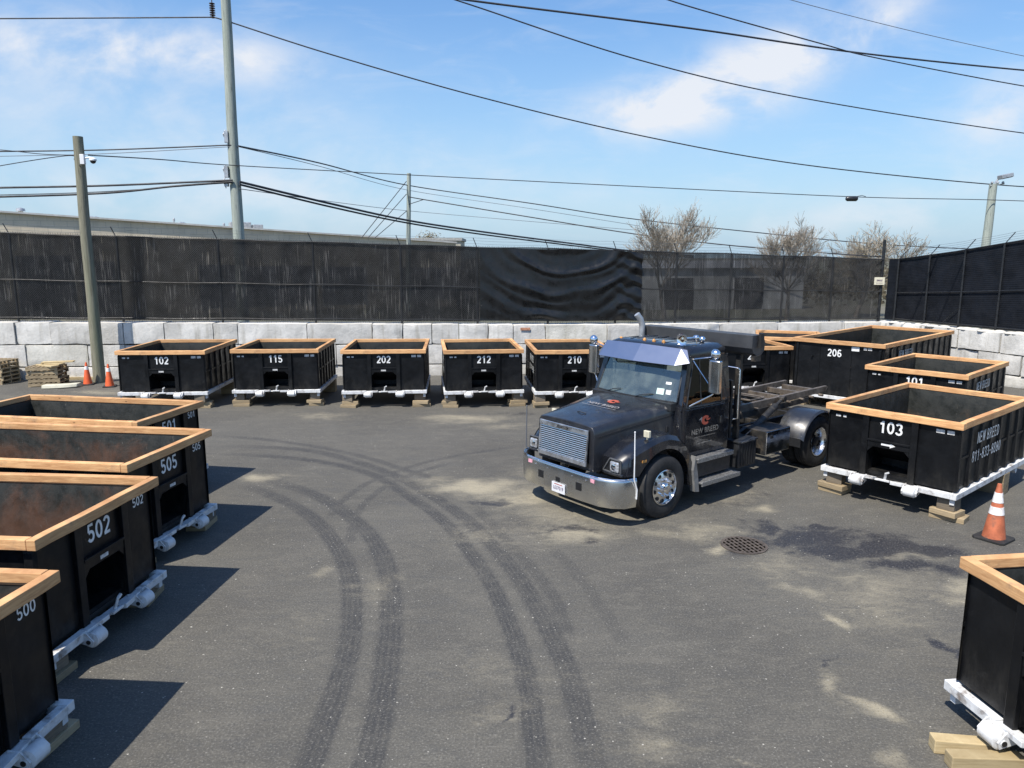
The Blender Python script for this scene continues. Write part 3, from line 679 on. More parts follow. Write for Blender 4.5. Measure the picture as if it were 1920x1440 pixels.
def sheet(name, m, parent, xa, xb, disp, top=0.0, bot=.06, nxm=10, nzm=14, thick=False):
    n = max(4, int((xb - xa) * nxm)); vs = []; fs = []
    for i in range(n + 1):
        x = xa + (xb - xa) * i / n; p = wall_pt(x); zt = fence_poly(x) - top; zb = p.z + bot
        for j in range(nzm + 1):
            s = j / nzm; z = zb + (zt - zb) * s; dy = disp((x - xa) / (xb - xa), s, x, z); vs.append((x, p.y - .02 + dy, z))
    for i in range(n):
        for j in range(nzm):
            a = i * (nzm + 1) + j; fs.append((a, a + nzm + 1, a + nzm + 2, a + 1))
    mb = MB(); mb.add(vs, fs); return mb.build(name, m, parent, smooth=180, fix=False)
def ripple(u, s, x, z): return .03 * mnoise.noise(Vector((x * 3.2, 0, z * .35))) + .015 * mnoise.noise(Vector((x * 1.2, 3, z * 1.5))) + .02
xS, xE = x_at_px(900), x_at_px(1203)
SECT = [(-760, 589, 'screen'), (589, 752, 'screen'), (752, 900, 'screen'), (1203, 1370, 'screen_thin'), (1370, 1653, 'screen_thin')]
for a, b, mk in SECT: sheet('privacy_mesh', MT[mk], BF, x_at_px(a), x_at_px(b), ripple)
def swag(u, s, x, z):
    # arcs sagging from the two top corners, tight gathers at the right end
    du = (u - .50) * 1.7; r = math.sqrt(du * du * .9 + (1.25 - s) ** 2); nz = mnoise.noise(Vector((x * .8, 0, z * .8)))
    f = math.sin(r * 19 + nz * 2.6); f = f * abs(f) * .7 + .3 * math.sin(r * 41 + nz * 4)
    amp = .055 * (.35 + .65 * max(0, min(1, .5 + 1.4 * mnoise.noise(Vector((x * .55, 7, z * .75)))))) * (.35 + .65 * min(1, u / .3))
    g = max(0, (u - .80) / .20); gather = .045 * math.sin((s * .9 + u * .8) * 38 + mnoise.noise(Vector((x * 2.2, 1, z * 2.2))) * 2.0) * g
    return -.09 + f * amp * (1 - .7 * g) + gather - .06 * math.sin(math.pi * s) * math.sin(math.pi * u)
sheet('plastic_sheeting', MT['tarp'], BF, xS, xE, swag, top=.03, bot=.10, nxm=34, nzm=110)
# right fence
RF = empty('slatted_fence', (0, 0, 0), label='solid black slatted fence on the right hand concrete wall', cat='fence')
def rp(s, off=.4): return CORNER + RDIR * s + Vector((-RDIR.y, RDIR.x, 0)) * off
def rtop(s): return float(np.interp(s, [0, 2.4, 5.2, 8, 15], [4.27, 4.56, 4.98, 5.45, 6.4]))
vs = []; fs = []; n = 60; K = 84
for i in range(n + 1):
    s = -.45 + i * 15.45 / n; p = rp(s)
    for j in range(K + 1):
        z = 1.86 + (rtop(s) - 1.86) * j / K; o = .0018 * (1 if j % 2 else -1) + .01 * mnoise.noise(Vector((s * 3, z * 2, 0)))
        q = p + Vector((-RDIR.y, RDIR.x, 0)) * o; vs.append((q.x, q.y, z))
for i in range(n):
    for j in range(K): a = i * (K + 1) + j; fs.append((a, a + K + 1, a + K + 2, a + 1))
mb = MB(); mb.add(vs, fs); mb.build('slat_panel', simple('black_slat_panel', (.007, .0085, .012), .55, 0, .3, 2, spec=.2), RF, fix=False)
for s in (0.0, 1.35, 2.75, 4.15, 5.7, 7.3, 9.0, 11.0):
    p = rp(s + .06, .33); mb = MB(); zt = rtop(s)
    mb.tube([(p.x, p.y, 1.7), (p.x, p.y, zt)], .04, 8); mb.tube([(p.x, p.y, zt - .03), (p.x + .38, p.y + .1, zt + .36)], .016, 6); mb.build('post', MT['fence_metal'], RF, smooth=50)
for nm, fz in (('top_rail', lambda s: rtop(s) - .02), ('middle_rail', lambda s: 1.86 + (rtop(s) - 1.86) * .45), ('bottom_rail', lambda s: 1.93)):
    mb = MB(); mb.tube([(rp(s, .34).x, rp(s, .34).y, fz(s)) for s in np.linspace(0, 14, 30)], .022, 6); mb.build(nm, MT['fence_metal'], RF, smooth=60)
mb = MB(); a = rp(2.2, .32); b = rp(2.75, .32); mb.tube([(a.x, a.y, 1.95), (b.x, b.y, 2.5)], .012, 5); mb.build('brace', MT['fence_metal'], RF)
for k in range(4):
    mb = MB(); pts = []
    for s in np.linspace(0, 14, 40): p = rp(s, .33); pts.append((p.x + .1 * (k + 1) * .95, p.y + .025 * (k + 1), rtop(s) + .09 * (k + 1) - .02 * abs(math.sin(s * 2.2))))
    mb.tube(pts, .0045, 3); mb.build('barbed_wire', MT['wiregrey'], RF)
# small sign at the corner post
p = wall_pt(PXW[-1]); q = pd(1649, 527, p.y - .12); sg = empty('warning_sign', q, label='small pale yellow sign wired to the corner post of the fences', cat='sign')
mb = MB(); mb.box((0, 0, 0), (.42, .012, .30)); mb.build('sign_plate', MT['rockyellow'], sg, bev=.004)
mb = MB(); put_text(mb, 'SMILE', .085, basis((0, -.009, .02), (1, 0, 0), (0, 0, 1)), .004); mb.bb(-.13, .13, -.0095, -.0075, -.085, -.07); mb.build('sign_text', MT['plateink'], sg, fix=False)

# ------------------------------------------------------------------ roll-off containers
def container(num, FL, FR, rim=1.6, base=.24, dang=0, over=.07, length=3.7, width=2.44, inner='inner', style='hook', small=None, side_text=False, left_text=False, lab='', big=None, lean=0, arrow=False, tags=True, block_n=2, worn=False):
    FL = Vector((FL[0], FL[1], 0)); FR = Vector((FR[0], FR[1], 0)); d = (FR - FL); ang = math.atan2(d.y, d.x) + R(dang)
    width = width or d.length; c = (FL + FR) / 2
    root = empty('roll_off_container', c, ang, label=lab, cat='container', group='black roll off containers with lumber rims')
    w = width / 2; o = over; x0, x1 = -w + o, w - o; wb = w - o + .055; y0, y1 = o, length - o; zt = rim - .09; zb = base + .125; th = .045
    S = MT['steel']; IN = MT[inner]
    hook = style == 'hook'; hx = .36; rz0, rz1 = base + .155, rim - .66
    # shell: outer material 0, inner material 1
    mb = MB()
    mb.bb(x0, x0 + th, y0, y1, zb, zt); mb.bb(x1 - th, x1, y0, y1, zb, zt); mb.bb(x0 + th, x1 - th, y1 - th, y1, zb, zt)
    mb.bb(x0 + th, x1 - th, y0 + th, y1 - th, zb, zb + .05)
    if hook:
        mb.bb(x0 + th, -hx, y0, y0 + th, zb, zt); mb.bb(hx, x1 - th, y0, y0 + th, zb, zt); mb.bb(-hx, hx, y0, y0 + th, rz1, zt)
    else: mb.bb(x0 + th, x1 - th, y0, y0 + th, zb, zt)
    mb.build('body', S, root)
    # inner lining with dents
    gi = .012; X0, X1, Y0, Y1, Z0, Z1 = x0 + th + .001, x1 - th - .001, y0 + th + .001, y1 - th - .001, zb + .055, zt - .01
    mb = MB(); rn = random.Random(int(''.join(ch for ch in num if ch.isdigit()) or 5))
    def grid(o_, a, b, nrm, na, nb):
        vs = []; fs = []
        o_, a, b, nrm = map(Vector, (o_, a, b, nrm)); sdv = Vector((rn.random() * 90, rn.random() * 90, 0))
        for i in range(na + 1):
            for j in range(nb + 1):
                s_, t_ = i / na, j / nb; e = min(s_, 1 - s_, t_, 1 - t_) * 6; p = o_ + a * s_ + b * t_
                vs.append(p + nrm * (.006 + min(1, e) * .02 * (1 + mnoise.noise(p * 2.0 + sdv) * 1.2)))
        for i in range(na):
            for j in range(nb): q = i * (nb + 1) + j; fs.append((q, q + nb + 1, q + nb + 2, q + 1))
        mb.add(vs, fs)
    grid((X0, Y0, Z0), (0, Y1 - Y0, 0), (0, 0, Z1 - Z0), (1, 0, 0), 22, 8); grid((X1, Y0, Z0), (0, Y1 - Y0, 0), (0, 0, Z1 - Z0), (-1, 0, 0), 22, 8)
    grid((X0, Y1, Z0), (X1 - X0, 0, 0), (0, 0, Z1 - Z0), (0, -1, 0), 16, 8)
    if hook:
        grid((X0, Y0, Z0), (-hx - .03 - X0, 0, 0), (0, 0, Z1 - Z0), (0, 1, 0), 6, 8); grid((hx + .03, Y0, Z0), (X1 - hx - .03, 0, 0), (0, 0, Z1 - Z0), (0, 1, 0), 6, 8); grid((-hx - .03, Y0, rz1 + .04), (2 * hx + .06, 0, 0), (0, 0, Z1 - rz1 - .04), (0, 1, 0), 6, 4)
    else: grid((X0, Y0, Z0), (X1 - X0, 0, 0), (0, 0, Z1 - Z0), (0, 1, 0), 16, 8)
    grid((X0, Y0 + (.63 if hook else 0), Z0), (X1 - X0, 0, 0), (0, Y1 - Y0 - (.63 if hook else 0), 0), (0, 0, 1), 10, 16)
    mb.build('inner_lining', IN, root, smooth=60, fix=False)
    # side ribs
    nr = max(6, int(length / .48))
    for sx, xx in ((-1, x0), (1, x1)):
        for k in range(nr + 1):
            mb = MB(); yy_ = y0 + .05 + (y1 - y0 - .1) * k / nr; a = .075; zz0, zz1 = zb + .001, zt - .03
            mb.add([(xx, yy_ - a, zz0), (xx + sx * .042, yy_ - a * .6, zz0), (xx + sx * .042, yy_ + a * .6, zz0), (xx, yy_ + a, zz0), (xx, yy_ - a, zz1), (xx + sx * .03, yy_ - a * .6, zz1 - .05), (xx + sx * .03, yy_ + a * .6, zz1 - .05), (xx, yy_ + a, zz1)],
                   [(0, 1, 5, 4), (1, 2, 6, 5), (2, 3, 7, 6), (4, 5, 6, 7), (3, 2, 1, 0)]); mb.build('side_rib', S, root)
        mb = MB(); mb.bb(xx, xx + sx * .022, y0, y1, (zb + zt) / 2 - .02, (zb + zt) / 2 + .02); mb.build('side_seam', S, root)
    # front details
    mb = MB()
    if hook:
        for sx in (-1, 1):
            mb = MB(); mb.bb(sx * (hx + .0), sx * (hx + .11), y0 - .055, y0 - .001, zb - .03, zt - .01); mb.build('front_channel', S, root, bev=.006)
        mb = MB(); mb.bb(-hx, hx, y0 - .045, y0 - .001, rz1, rz1 + .13); mb.bb(-hx, hx, y0 - .062, y0 - .046, rz1 + .1, rz1 + .135)
        mb.add([(-hx, y0 - .04, rz1), (-hx + .1, y0 - .04, rz1), (-hx, y0 - .04, rz1 - .1), (-hx, y0 - .012, rz1), (-hx + .1, y0 - .012, rz1), (-hx, y0 - .012, rz1 - .1)], [(0, 1, 2), (3, 5, 4), (0, 2, 5, 3), (1, 4, 5, 2)])
        mb.add([(hx, y0 - .04, rz1), (hx - .1, y0 - .04, rz1), (hx, y0 - .04, rz1 - .1), (hx, y0 - .012, rz1), (hx - .1, y0 - .012, rz1), (hx, y0 - .012, rz1 - .1)], [(0, 2, 1), (3, 4, 5), (0, 3, 5, 2), (1, 2, 5, 4)])
        mb.build('cross_bar', S, root, bev=.005)
        # recess the winch hook pulls into
        mb = MB(); D = .62
        mb.bb(-hx - .012, -hx, y0 + th, y0 + D, rz0 - .02, rz1 + .02); mb.bb(hx, hx + .012, y0 + th, y0 + D, rz0 - .02, rz1 + .02)
        mb.add([(-hx, y0 + th * .5, rz1 + .001), (hx, y0 + th * .5, rz1 + .001), (hx, y0 + D, rz0 + .15), (-hx, y0 + D, rz0 + .15), (-hx, y0 + D, rz0), (hx, y0 + D, rz0)], [(0, 1, 2, 3), (3, 2, 5, 4)])
        mb.build('hook_recess', S, root)
    else:
        for xx in (-w * .38, w * .38 - .1): mb.bb(xx - .008, xx + .008, y0 - .012, y0 - .001, zb, zt)
        mb.bb(-w + o + .03, -w + o + .10, y0 - .03, y0 - .001, zb, zt); mb.bb(w - o - .1, w - o - .03, y0 - .03, y0 - .001, zb, zt)
        mb.box((-w * .55, y0 - .03, zt - .42), (.06, .06, .04)); mb.box((w * .9, y0 - .04, zt - .25), (.05, .08, .3))
        mb.build('door_frame', S, root, bev=.004)
    # lumber rim: four boards
    T = .10; Hh = .115
    def board(x_0, x_1, y_0, y_1, n):
        b = MB(); nn = 9; Lx = x_1 - x_0; Ly = y_1 - y_0; along = 0 if abs(Lx) > abs(Ly) else 1; secs = []
        for k in range(nn + 1):
            s_ = k / nn; wob = .010 * mnoise.noise(Vector((s_ * 4 + n * 9, num.__hash__() % 17, 0))); dz = .008 * mnoise.noise(Vector((s_ * 3, n * 5, 3.3)))
            if along == 0: x_ = x_0 + Lx * s_; secs.append([(x_, y_0 + wob, rim - Hh + dz), (x_, y_1 + wob, rim - Hh + dz), (x_, y_1 + wob, rim + dz), (x_, y_0 + wob, rim + dz)])
            else: y_ = y_0 + Ly * s_; secs.append([(x_0 + wob, y_, rim - Hh + dz), (x_1 + wob, y_, rim - Hh + dz), (x_1 + wob, y_, rim + dz), (x_0 + wob, y_, rim + dz)])
        b.loft(secs); ob = b.build('rim_board', MT['rim'], root, bev=.008); return ob
    board(-w, w, -.0, T, 1); board(-w, w, length - T, length, 2); board(-w, -w + T, T + .003, length - T - .003, 3); board(w - T, w, T + .003, length - T - .003, 4)
    # white base frame
    mb = MB(); bz0, bz1 = base + .003, base + .10
    mb.bb(-wb - .02, -wb + .08, -.02, length, bz0, bz1); mb.bb(wb - .08, wb + .02, -.02, length, bz0, bz1); mb.bb(-wb + .083, wb - .083, length - .12, length, bz0 + .002, bz1 - .002)
    if hook:
        mb.bb(-wb + .081, -.52, -.02, .07, bz0 + .002, bz1 - .002); mb.bb(.52, wb - .081, -.02, .07, bz0 + .002, bz1 - .002)
        mb.prism([(-.515, -.02, bz1 - .01), (-.18, -.06, bz1 + .02), (-.18, .10, bz1 - .02), (-.515, .10, bz1 - .02)], (0, 0, -.055)); mb.prism([(.515, -.02, bz1 - .01), (.12, -.07, bz1 + .0), (.12, .10, bz1 - .03), (.515, .10, bz1 - .02)], (0, 0, -.06))
        mb.bb(-.175, .115, .0, .10, bz1 - .055, bz1 - .035)
    else: mb.bb(-wb + .081, wb - .081, -.02, .07, bz0 + .002, bz1 - .002)
    mb.build('base_frame', MT['white'], root, bev=.006)
    mb = MB(); mb.bb(-wb + .12, wb - .12, .14, length - .14, base + .06, base + .12); 
    for xx in (-.5, .42): mb.bb(xx, xx + .08, .14, length - .14, base - .04, base + .058)
    mb.build('underframe', MT['chassis'], root)
    if hook:
        mb = MB(); mb.beam((0.0, .0, bz1 - .02), (.03, -.035, bz1 + .12), .035, .03); mb.beam((.03, -.035, bz1 + .115), (.08, -.04, bz1 + .14), .03, .03); mb.beam((-.1, -.03, bz1 - .02), (.1, -.03, bz1 - .02), .04, .03)
        mb.build('pull_hook', MT['white'], root, bev=.004)
        for sx in (-1, 1):
            mb = MB(); cx = sx * .46; mb.lathe([(-.10, .0), (-.10, .06), (-.085, .085), (.085, .085), (.10, .06), (.10, .0)], (cx, -.075, base - .005), 'x', 20); mb.lathe([(-.13, .03), (.13, .03)], (cx, -.075, base - .005), 'x', 12)
            for e in (-1, 1): mb.prism([(cx + e * .105, -.11, base - .06), (cx + e * .105, -.13, base), (cx + e * .105, -.05, base + .09), (cx + e * .105, .06, base + .10), (cx + e * .105, .06, base - .02)], (e * .018, 0, 0))
            ro = mb.build('roller', MT['white'], root, smooth=40)
            for e in (-1, 1): mb = MB(); mb.lathe([(e * .1305, 0), (e * .1305, .026), (e * .134, .026), (e * .134, 0)], (cx, -.075, base - .005), 'x', 12); mb.build('axle_end', MT['chassis'], ro)
    for sx in (-1, 1):
        mb = MB(); mb.bb(sx * (wb - .0) - .02 * sx, sx * (wb - .09), .03, .13, base - .10, base + .002); mb.build('corner_foot', MT['white'], root); mb = MB(); mb.lathe([(-.04, .0), (-.04, .06), (.04, .06), (.04, .0)], (sx * (wb - .06), length - .4, base - .07), 'x', 14); mb.build('rear_wheel', MT['white'], root)
    # markings
    ym = (y0 - .004) if hook else (y0 - .014)
    if big:
        mb = MB(); stroke_text(mb, big, .215, basis((0 if hook else -.08, ym - .0, zt - (.20 if hook else .27)), (1, 0, 0), (0, 0, 1)), .165, .95); mb.build('number_marking', MT['mark'], root, fix=False)
    if small:
        mb = MB(); stroke_text(mb, small, .12, basis((w * .70, ym, zt - .13), (1, 0, 0), (0, 0, 1)), .15, .95); mb.build('number_marking', MT['mark'], root, fix=False)
    if tags and hook:
        for xx, ww in ((w - .36, .13), (w - .20, .11), (-w + .22, .09), (-w + .34, .06)):
            mb = MB(); mb.bb(xx - ww / 2, xx + ww / 2, ym - .002, ym + .001, zt - .14, zt - .075 if xx > 0 else zt - .10); mb.build('sticker', MT['sticker'], root)
    if hook:
        mb = MB(); yb = y0 - .0475
        if arrow:
            mb.add([(-.12, yb, rz1 + .085), (.03, yb, rz1 + .085), (.03, yb, rz1 + .115), (.12, yb, rz1 + .065), (.03, yb, rz1 + .02), (.03, yb, rz1 + .05), (-.12, yb, rz1 + .05)], [(0, 6, 5, 4, 3, 2, 1)])
        else: mb.bb(-.08, .06, yb, yb + .002, rz1 + .03, rz1 + .075)
        mb.build('arrow_marking' if arrow else 'maker_plate', MT['mark'] if arrow else MT['sticker'], root, fix=False)
    else:
        mb = MB(); mb.bb(w * .55, w * .62, ym - .002, ym, zt - .12, zt - .05); mb.bb(w * .64, w * .72, ym - .002, ym, zt - .12, zt - .05); mb.build('sticker', MT['sticker'], root)
        mb = MB(); mb.bb(w * .30, w * .46, ym - .002, ym, zt - .17, zt - .05); mb.build('sticker', MT['mark'], root)
    if side_text:
        xs2 = x1 + .046
        mb = MB(); stroke_text(mb, 'NEW BREED', .20, basis((xs2, 1.28 if hook else 1.6, zt - .27), (0, 1, 0), (0, 0, 1)), .125, .85)
        if side_text == 2:
            mb.build('lettering', MT['markworn'], root, fix=False); mb = MB(); stroke_text(mb, '811-833-8880', .20, basis((xs2, 1.28, zt - .58), (0, 1, 0), (0, 0, 1)), .125, .85)
        mb.build('lettering', MT['markworn'], root, fix=False)
    if left_text:
        mb = MB(); xs2 = x0 - .046; stroke_text(mb, 'NEW BREED', .2, basis((xs2, .95, zt - .25), (0, -1, 0), (0, 0, 1)), .13, .8); mb.build('lettering', MT['markworn'], root, fix=False); mb = MB(); stroke_text(mb, '811-833-8880', .2, basis((xs2, .95, zt - .55), (0, -1, 0), (0, 0, 1)), .13, .7); mb.build('lettering', MT['markworn'], root, fix=False)
    return root, ang, c, w
def crib2(root_c, ang, w, who, n=2, seed=1, sides=(-1, 1), base='board', cyo=.2, top=.24):
    rn = random.Random(seed); ca, sa = math.cos(ang), math.sin(ang)
    for sx in sides:
        z = 0.0
        n = 3 if n > 2 else 2; hs = [top * .22, top * .24, top * .54] if n == 3 else [top * .36, top * .64]
        for k in range(n):
            h = hs[k]; last = k == n - 1; lx, ly = (rn.uniform(.26, .32), rn.uniform(.24, .3)) if last else (rn.uniform(.42, .54), rn.uniform(.30, .38))
            cx = sx * (w - .19) + rn.uniform(-.04, .04); cy = cyo + rn.uniform(-.05, .05)
            mb = MB(); nn = 4
            mb.loft([[(-lx / 2 + lx * q / nn, -ly / 2, .001), (-lx / 2 + lx * q / nn, ly / 2, .001), (-lx / 2 + lx * q / nn, ly / 2, h - .002), (-lx / 2 + lx * q / nn, -ly / 2, h - .002)] for q in range(nn + 1)])
            ob = mb.build('timber_block', MT['board_dark'] if last else MT[base], None, bev=.006); ob.location = (root_c.x + ca * cx - sa * cy, root_c.y + sa * cx + ca * cy, z); ob.rotation_euler = (0, 0, ang + rn.uniform(-.22, .22)); z += h
            side = 'left' if sx < 0 else 'right'; wd = {1: ['single'], 2: ['lower', 'upper'], 3: ['bottom', 'middle', 'top'], 4: ['bottom', 'second', 'third', 'top']}[n][k]
            tag(ob, '%s block, front %s corner of %s' % (wd, side, who), 'timber block', 'timber blocks propping up the containers')
def P16(x, y, z=1.6): p = px(x, y, z); return (p.x, p.y)
RB = dict(rim=1.70, base=.40)
def solve(fr, angd, flx, z, length=None, brx=None):
    """front left/right corners (and length) of a box at a given heading whose corners fall on photo columns"""
    FRp = px(fr[0], fr[1], z); a = R(angd); dx = Vector((math.cos(a), math.sin(a), 0)); dy = Vector((-math.sin(a), math.cos(a), 0))
    def colx(p): return 960 + FPX * p.x / (p.y * math.cos(PITCH) - (p.z - EYE) * math.sin(PITCH))
    w = next(k / 100 for k in range(100, 600) if colx(FRp - dx * k / 100) <= flx)
    if brx: length = next(k / 100 for k in range(100, 1200) if colx(FRp + dy * k / 100) >= brx)
    A = FRp - dx * w; return (A.x, A.y), (FRp.x, FRp.y), w, length
def P17(x, y): return P16(x, y, 1.70)
CONT = [
 ('102', P17(216, 658), P17(382, 658), dict(RB, length=3.0, width=None, dang=3, big='102', lab='black container marked 102 in the back row beside the orange cones')),
 ('115', P17(432, 655), P17(596, 655), dict(RB, length=2.8, width=None, dang=3, big='115', lab='black container marked 115, between containers 102 and 202')),
 ('202', P17(639, 656), P17(797.5, 656), dict(RB, length=2.9, width=2.46, dang=4, big='202', lab='black container marked 202, middle of the back row')),
 ('212', P17(833, 656), P17(982, 656), dict(RB, length=2.9, width=2.34, dang=7, big='212', left_text=True, lab='black container marked 212 in the back row')),
 ('210', P17(1004, 656), P17(1153, 657), dict(RB, length=2.9, width=2.34, dang=8, big='210', left_text=True, lab='black container marked 210, partly hidden behind the truck cab')),
 ('203', P17(1345, 651), P17(1488, 649), dict(RB, length=2.6, width=2.4, big='203', lab='black container marked 203, seen behind the truck frame')),
 ('103', *solve((1808, 795), -50, 1550, 1.7)[:2], dict(RB, length=3.5, width=None, big='103', side_text=2, arrow=True, lab='black container marked 103 with a phone number on its side, behind the scuffed cone')),
 ('101', *solve((1817, 704), -47, 1622, 1.7)[:2], dict(RB, length=3.3, width=None, big='101', side_text=1, lab='black container marked 101, directly behind container 103')),
 ('505', P16(238, 872), P16(397, 804), dict(length=4.3, width=None, inner='inner_rust', over=.10, big='505', small='505', tags=False, lab='black container marked 505 with rusty inside, at the left')),
 ('501', P16(257, 792), P16(382, 751), dict(length=3.9, width=None, over=.10, big='501', small='501', tags=False, lab='black container marked 501, farthest of the left group')),
 ('502', P16(65, 1014), P16(297, 893), dict(length=4.3, width=None, inner='inner_rust', over=.10, big='502', small='502', tags=False, lab='black container marked 502 with very rusty inside, at the left')),
]
INFO = {}
BASE = {}
for num, a, b, kw in CONT:
    rt, ang, c, w = container(num, a, b, **kw); INFO[num] = (ang, c, w); BASE[num] = kw.get('base', .24)
e500 = P16(112, 1068); d5 = Vector((math.cos(R(86)), math.sin(R(86)), 0)); f500 = Vector((e500[0], e500[1], 0)) - d5 * 2.2
rt, ang, c, w = container('500', f500, e500, length=4.2, width=2.2, inner='inner_rust', over=.10, big='500', small='500', tags=False, lab='black container marked 500, nearest at the bottom left'); INFO['500'] = (ang, c, w)
eb = P16(1800, 1043); eb2_ = P16(1900, 1098); db = (Vector((eb2_[0], eb2_[1], 0)) - Vector((eb[0], eb[1], 0))).normalized(); fb = Vector((eb[0], eb[1], 0)) + db * 2.3
rt, ang, c, w = container('7', eb, fb, length=3.9, width=2.3, inner='inner', tags=False, lab='unnumbered black container cut off by the right edge, nearest on the right'); INFO['near'] = (ang, c, w)
# 206: a taller box, its doors towards the yard
a6, b6, w6, l6 = solve((1661, 646.5), -47, 1487, 2.0, brx=1790); print('206', w6, l6)
rt, ang, c, w = container('206', a6, b6, rim=2.0, base=.3, length=min(l6, 6), width=None, style='door', big='206', side_text=1, lab='tall black container marked 206 behind the truck bed'); INFO['206'] = (ang, c, w)
a9, b9 = px(1418, 631, 1.75), px(1548, 635, 1.75)
rt, ang, c, w = container('9', a9, b9, rim=1.75, length=2.4, width=None, style='door', inner='inner_rust', side_text=1, lab='black container in the back corner between containers 203 and 206'); INFO['back'] = (ang, c, w)
WHO = {'102': 'the row container beside the cones', '115': 'the second row container from the cones', '202': 'the middle container of the back row', '212': 'the row container left of the truck nose', '210': 'the row container half hidden by the truck', '203': 'the container seen through the truck frame', '103': 'the container behind the cone', '101': 'the second container of the right hand group', '505': 'the second container of the left group', '502': 'the very rusty container of the left group', '500': 'the container in the bottom left corner', '206': 'the tall container with the flat front', '501': 'the farthest container of the left group', 'back': 'the container in the far back corner'}
for i, (k, n, who, sides) in enumerate([('102', 2, 'container 102', (-1, 1)), ('115', 3, 'container 115', (-1, 1)), ('202', 3, 'container 202', (-1, 1)), ('212', 3, 'container 212', (-1, 1)), ('210', 3, 'container 210', (-1,)), ('203', 2, 'container 203', (-1, 1)),
        ('103', 3, 'container 103', (-1, 1)), ('505', 2, 'container 505', (-1, 1)), ('502', 2, 'container 502', (-1, 1)), ('500', 2, 'container 500', (1,)), ('206', 2, 'container 206', (-1, 1)), ('101', 2, 'container 101', (-1, 1)), ('501', 2, 'container 501', (1,)), ('back', 2, 'the container between 203 and 206', (1,))]):
    ang, c, w = INFO[k]; crib2(c, ang, w, WHO[k], 4 if BASE.get(k, .24) > .3 else n, 10 + i, sides, top=BASE.get(k, .3 if k == '206' else .24))
# props hidden from view at the rear of each container still carry it
for i, k in enumerate(['102', '115', '202', '212', '103', '505', '502', '500']):
    ang, c, w = INFO[k]; ca, sa = math.cos(ang), math.sin(ang)
    for sx in (-1, 1):
        cx, cy = sx * (w - .2), 2.45; mb = MB(); hb = BASE[k] if k in BASE else .24; mb.box((0, 0, hb / 2), (.42, .3, hb - .002)); ob = mb.build('timber_block', MT['board'], None, bev=.006)
        ob.location = (c.x + ca * cx - sa * cy, c.y + sa * cx + ca * cy, 0); ob.rotation_euler = (0, 0, ang)
        tag(ob, 'thick block, rear %s corner of %s' % ('left' if sx < 0 else 'right', WHO[k]), 'timber block', 'timber blocks propping up the containers')
# two fresh square timbers under the near right container
ang, c, w = INFO['near']
for k, (xp, yp, nm, rz) in enumerate([(1800, 1392, 'yellow square timber poking out from under the nearest right container, rear one', -8), (1830, 1420, 'yellow square timber poking out from under the nearest right container, front one', -3)]):
    p = px(xp, yp, .1); mb = MB(); L = .62
    mb.loft([[(-L / 2 + L * q / 5, -.065, 0), (-L / 2 + L * q / 5, .065, 0), (-L / 2 + L * q / 5, .065, .13), (-L / 2 + L * q / 5, -.065, .13)] for q in range(6)]); ob = mb.build('square_timber', MT['pine'], None, bev=.008)
    ob.location = (p.x + .08, p.y, .002 + (0 if k else 0)); ob.rotation_euler = (0, 0, R(rz)); tag(ob, nm, 'timber block', 'timber blocks propping up the containers')

# ------------------------------------------------------------------ truck
exec_truck = True
TR = empty('roll_off_truck', (.80, 12.19, 0), R(38.5), label='black roll off truck with chrome bumper and empty tilting frame parked in the yard', cat='truck')
YS = 1.04
def Y(y): return -y * YS           # +Y argument = driver side (towards the right of the photo)
PT, CH = MT['paint'], MT['chrome']
HX = [(.14, .655, 1.610, .03), (.45, .68, 1.650, .045), (.9, .74, 1.705, .05), (1.4, .81, 1.768, .05), (1.86, .89, 1.83, .045)]
def hood_sec(X, w, z, cr, zb):
    half = [(0, z + cr), (w * .35, z + cr * .9), (w * .7, z + cr * .55), (w * .93, z - .0), (w, z - .055), (w + .012, z - .14), (w + .005, zb)]
    return [(X, Y(y), zz) for y, zz in half] + [(X, Y(-y), zz) for y, zz in half[:0:-1]]
mb = MB(); mb.loft([hood_sec(X, w, z, c, .86) for X, w, z, c in HX]); mb.build('hood', MT['hoodpaint'], TR, smooth=38, bev=.012)
def hood_z(X, y=0):
    z = np.interp(X, [h[0] for h in HX], [h[2] for h in HX]); w = np.interp(X, [h[0] for h in HX], [h[1] for h in HX]); c = np.interp(X, [h[0] for h in HX], [h[3] for h in HX])
    return float(np.interp(abs(y) / w, [0, .35, .7, .93, 1], [z + c, z + c * .9, z + c * .55, z, z - .055]))
# grille
mb = MB(); X0 = .128; gz0, gz1, gw = .955, 1.56, .575
def rk(z): return .128 - .045 * (1 - (z - gz0) / (gz1 - gz0)) - .01
for z0, z1 in ((gz1 - .085, gz1), (gz0, gz0 + .075)): mb.prism([(rk(z0), Y(-gw), z0), (rk(z0), Y(gw), z0), (rk(z1), Y(gw), z1), (rk(z1), Y(-gw), z1)], (-.035, 0, 0))
for sx in (-1, 1): mb.prism([(rk(gz0), Y(sx * gw), gz0 + .07), (rk(gz0), Y(sx * (gw - .022)), gz0 + .07), (rk(gz1), Y(sx * (gw - .022)), gz1 - .08), (rk(gz1), Y(sx * gw), gz1 - .08)], (-.034, 0, 0))
gr = mb.build('grille', MT['grillebar'], TR, bev=.006)
mb = MB(); nb = 13
for k in range(nb):
    z = gz0 + .088 + (gz1 - gz0 - .19) * k / (nb - 1); mb.prism([(rk(z) - .004, Y(-gw + .022), z - .006), (rk(z) - .004, Y(gw - .022), z - .006), (rk(z) + .0, Y(gw - .022), z + .006), (rk(z) + .0, Y(-gw + .022), z + .006)], (-.012, 0, 0))
mb.build('bar', MT['grillebar'], gr)
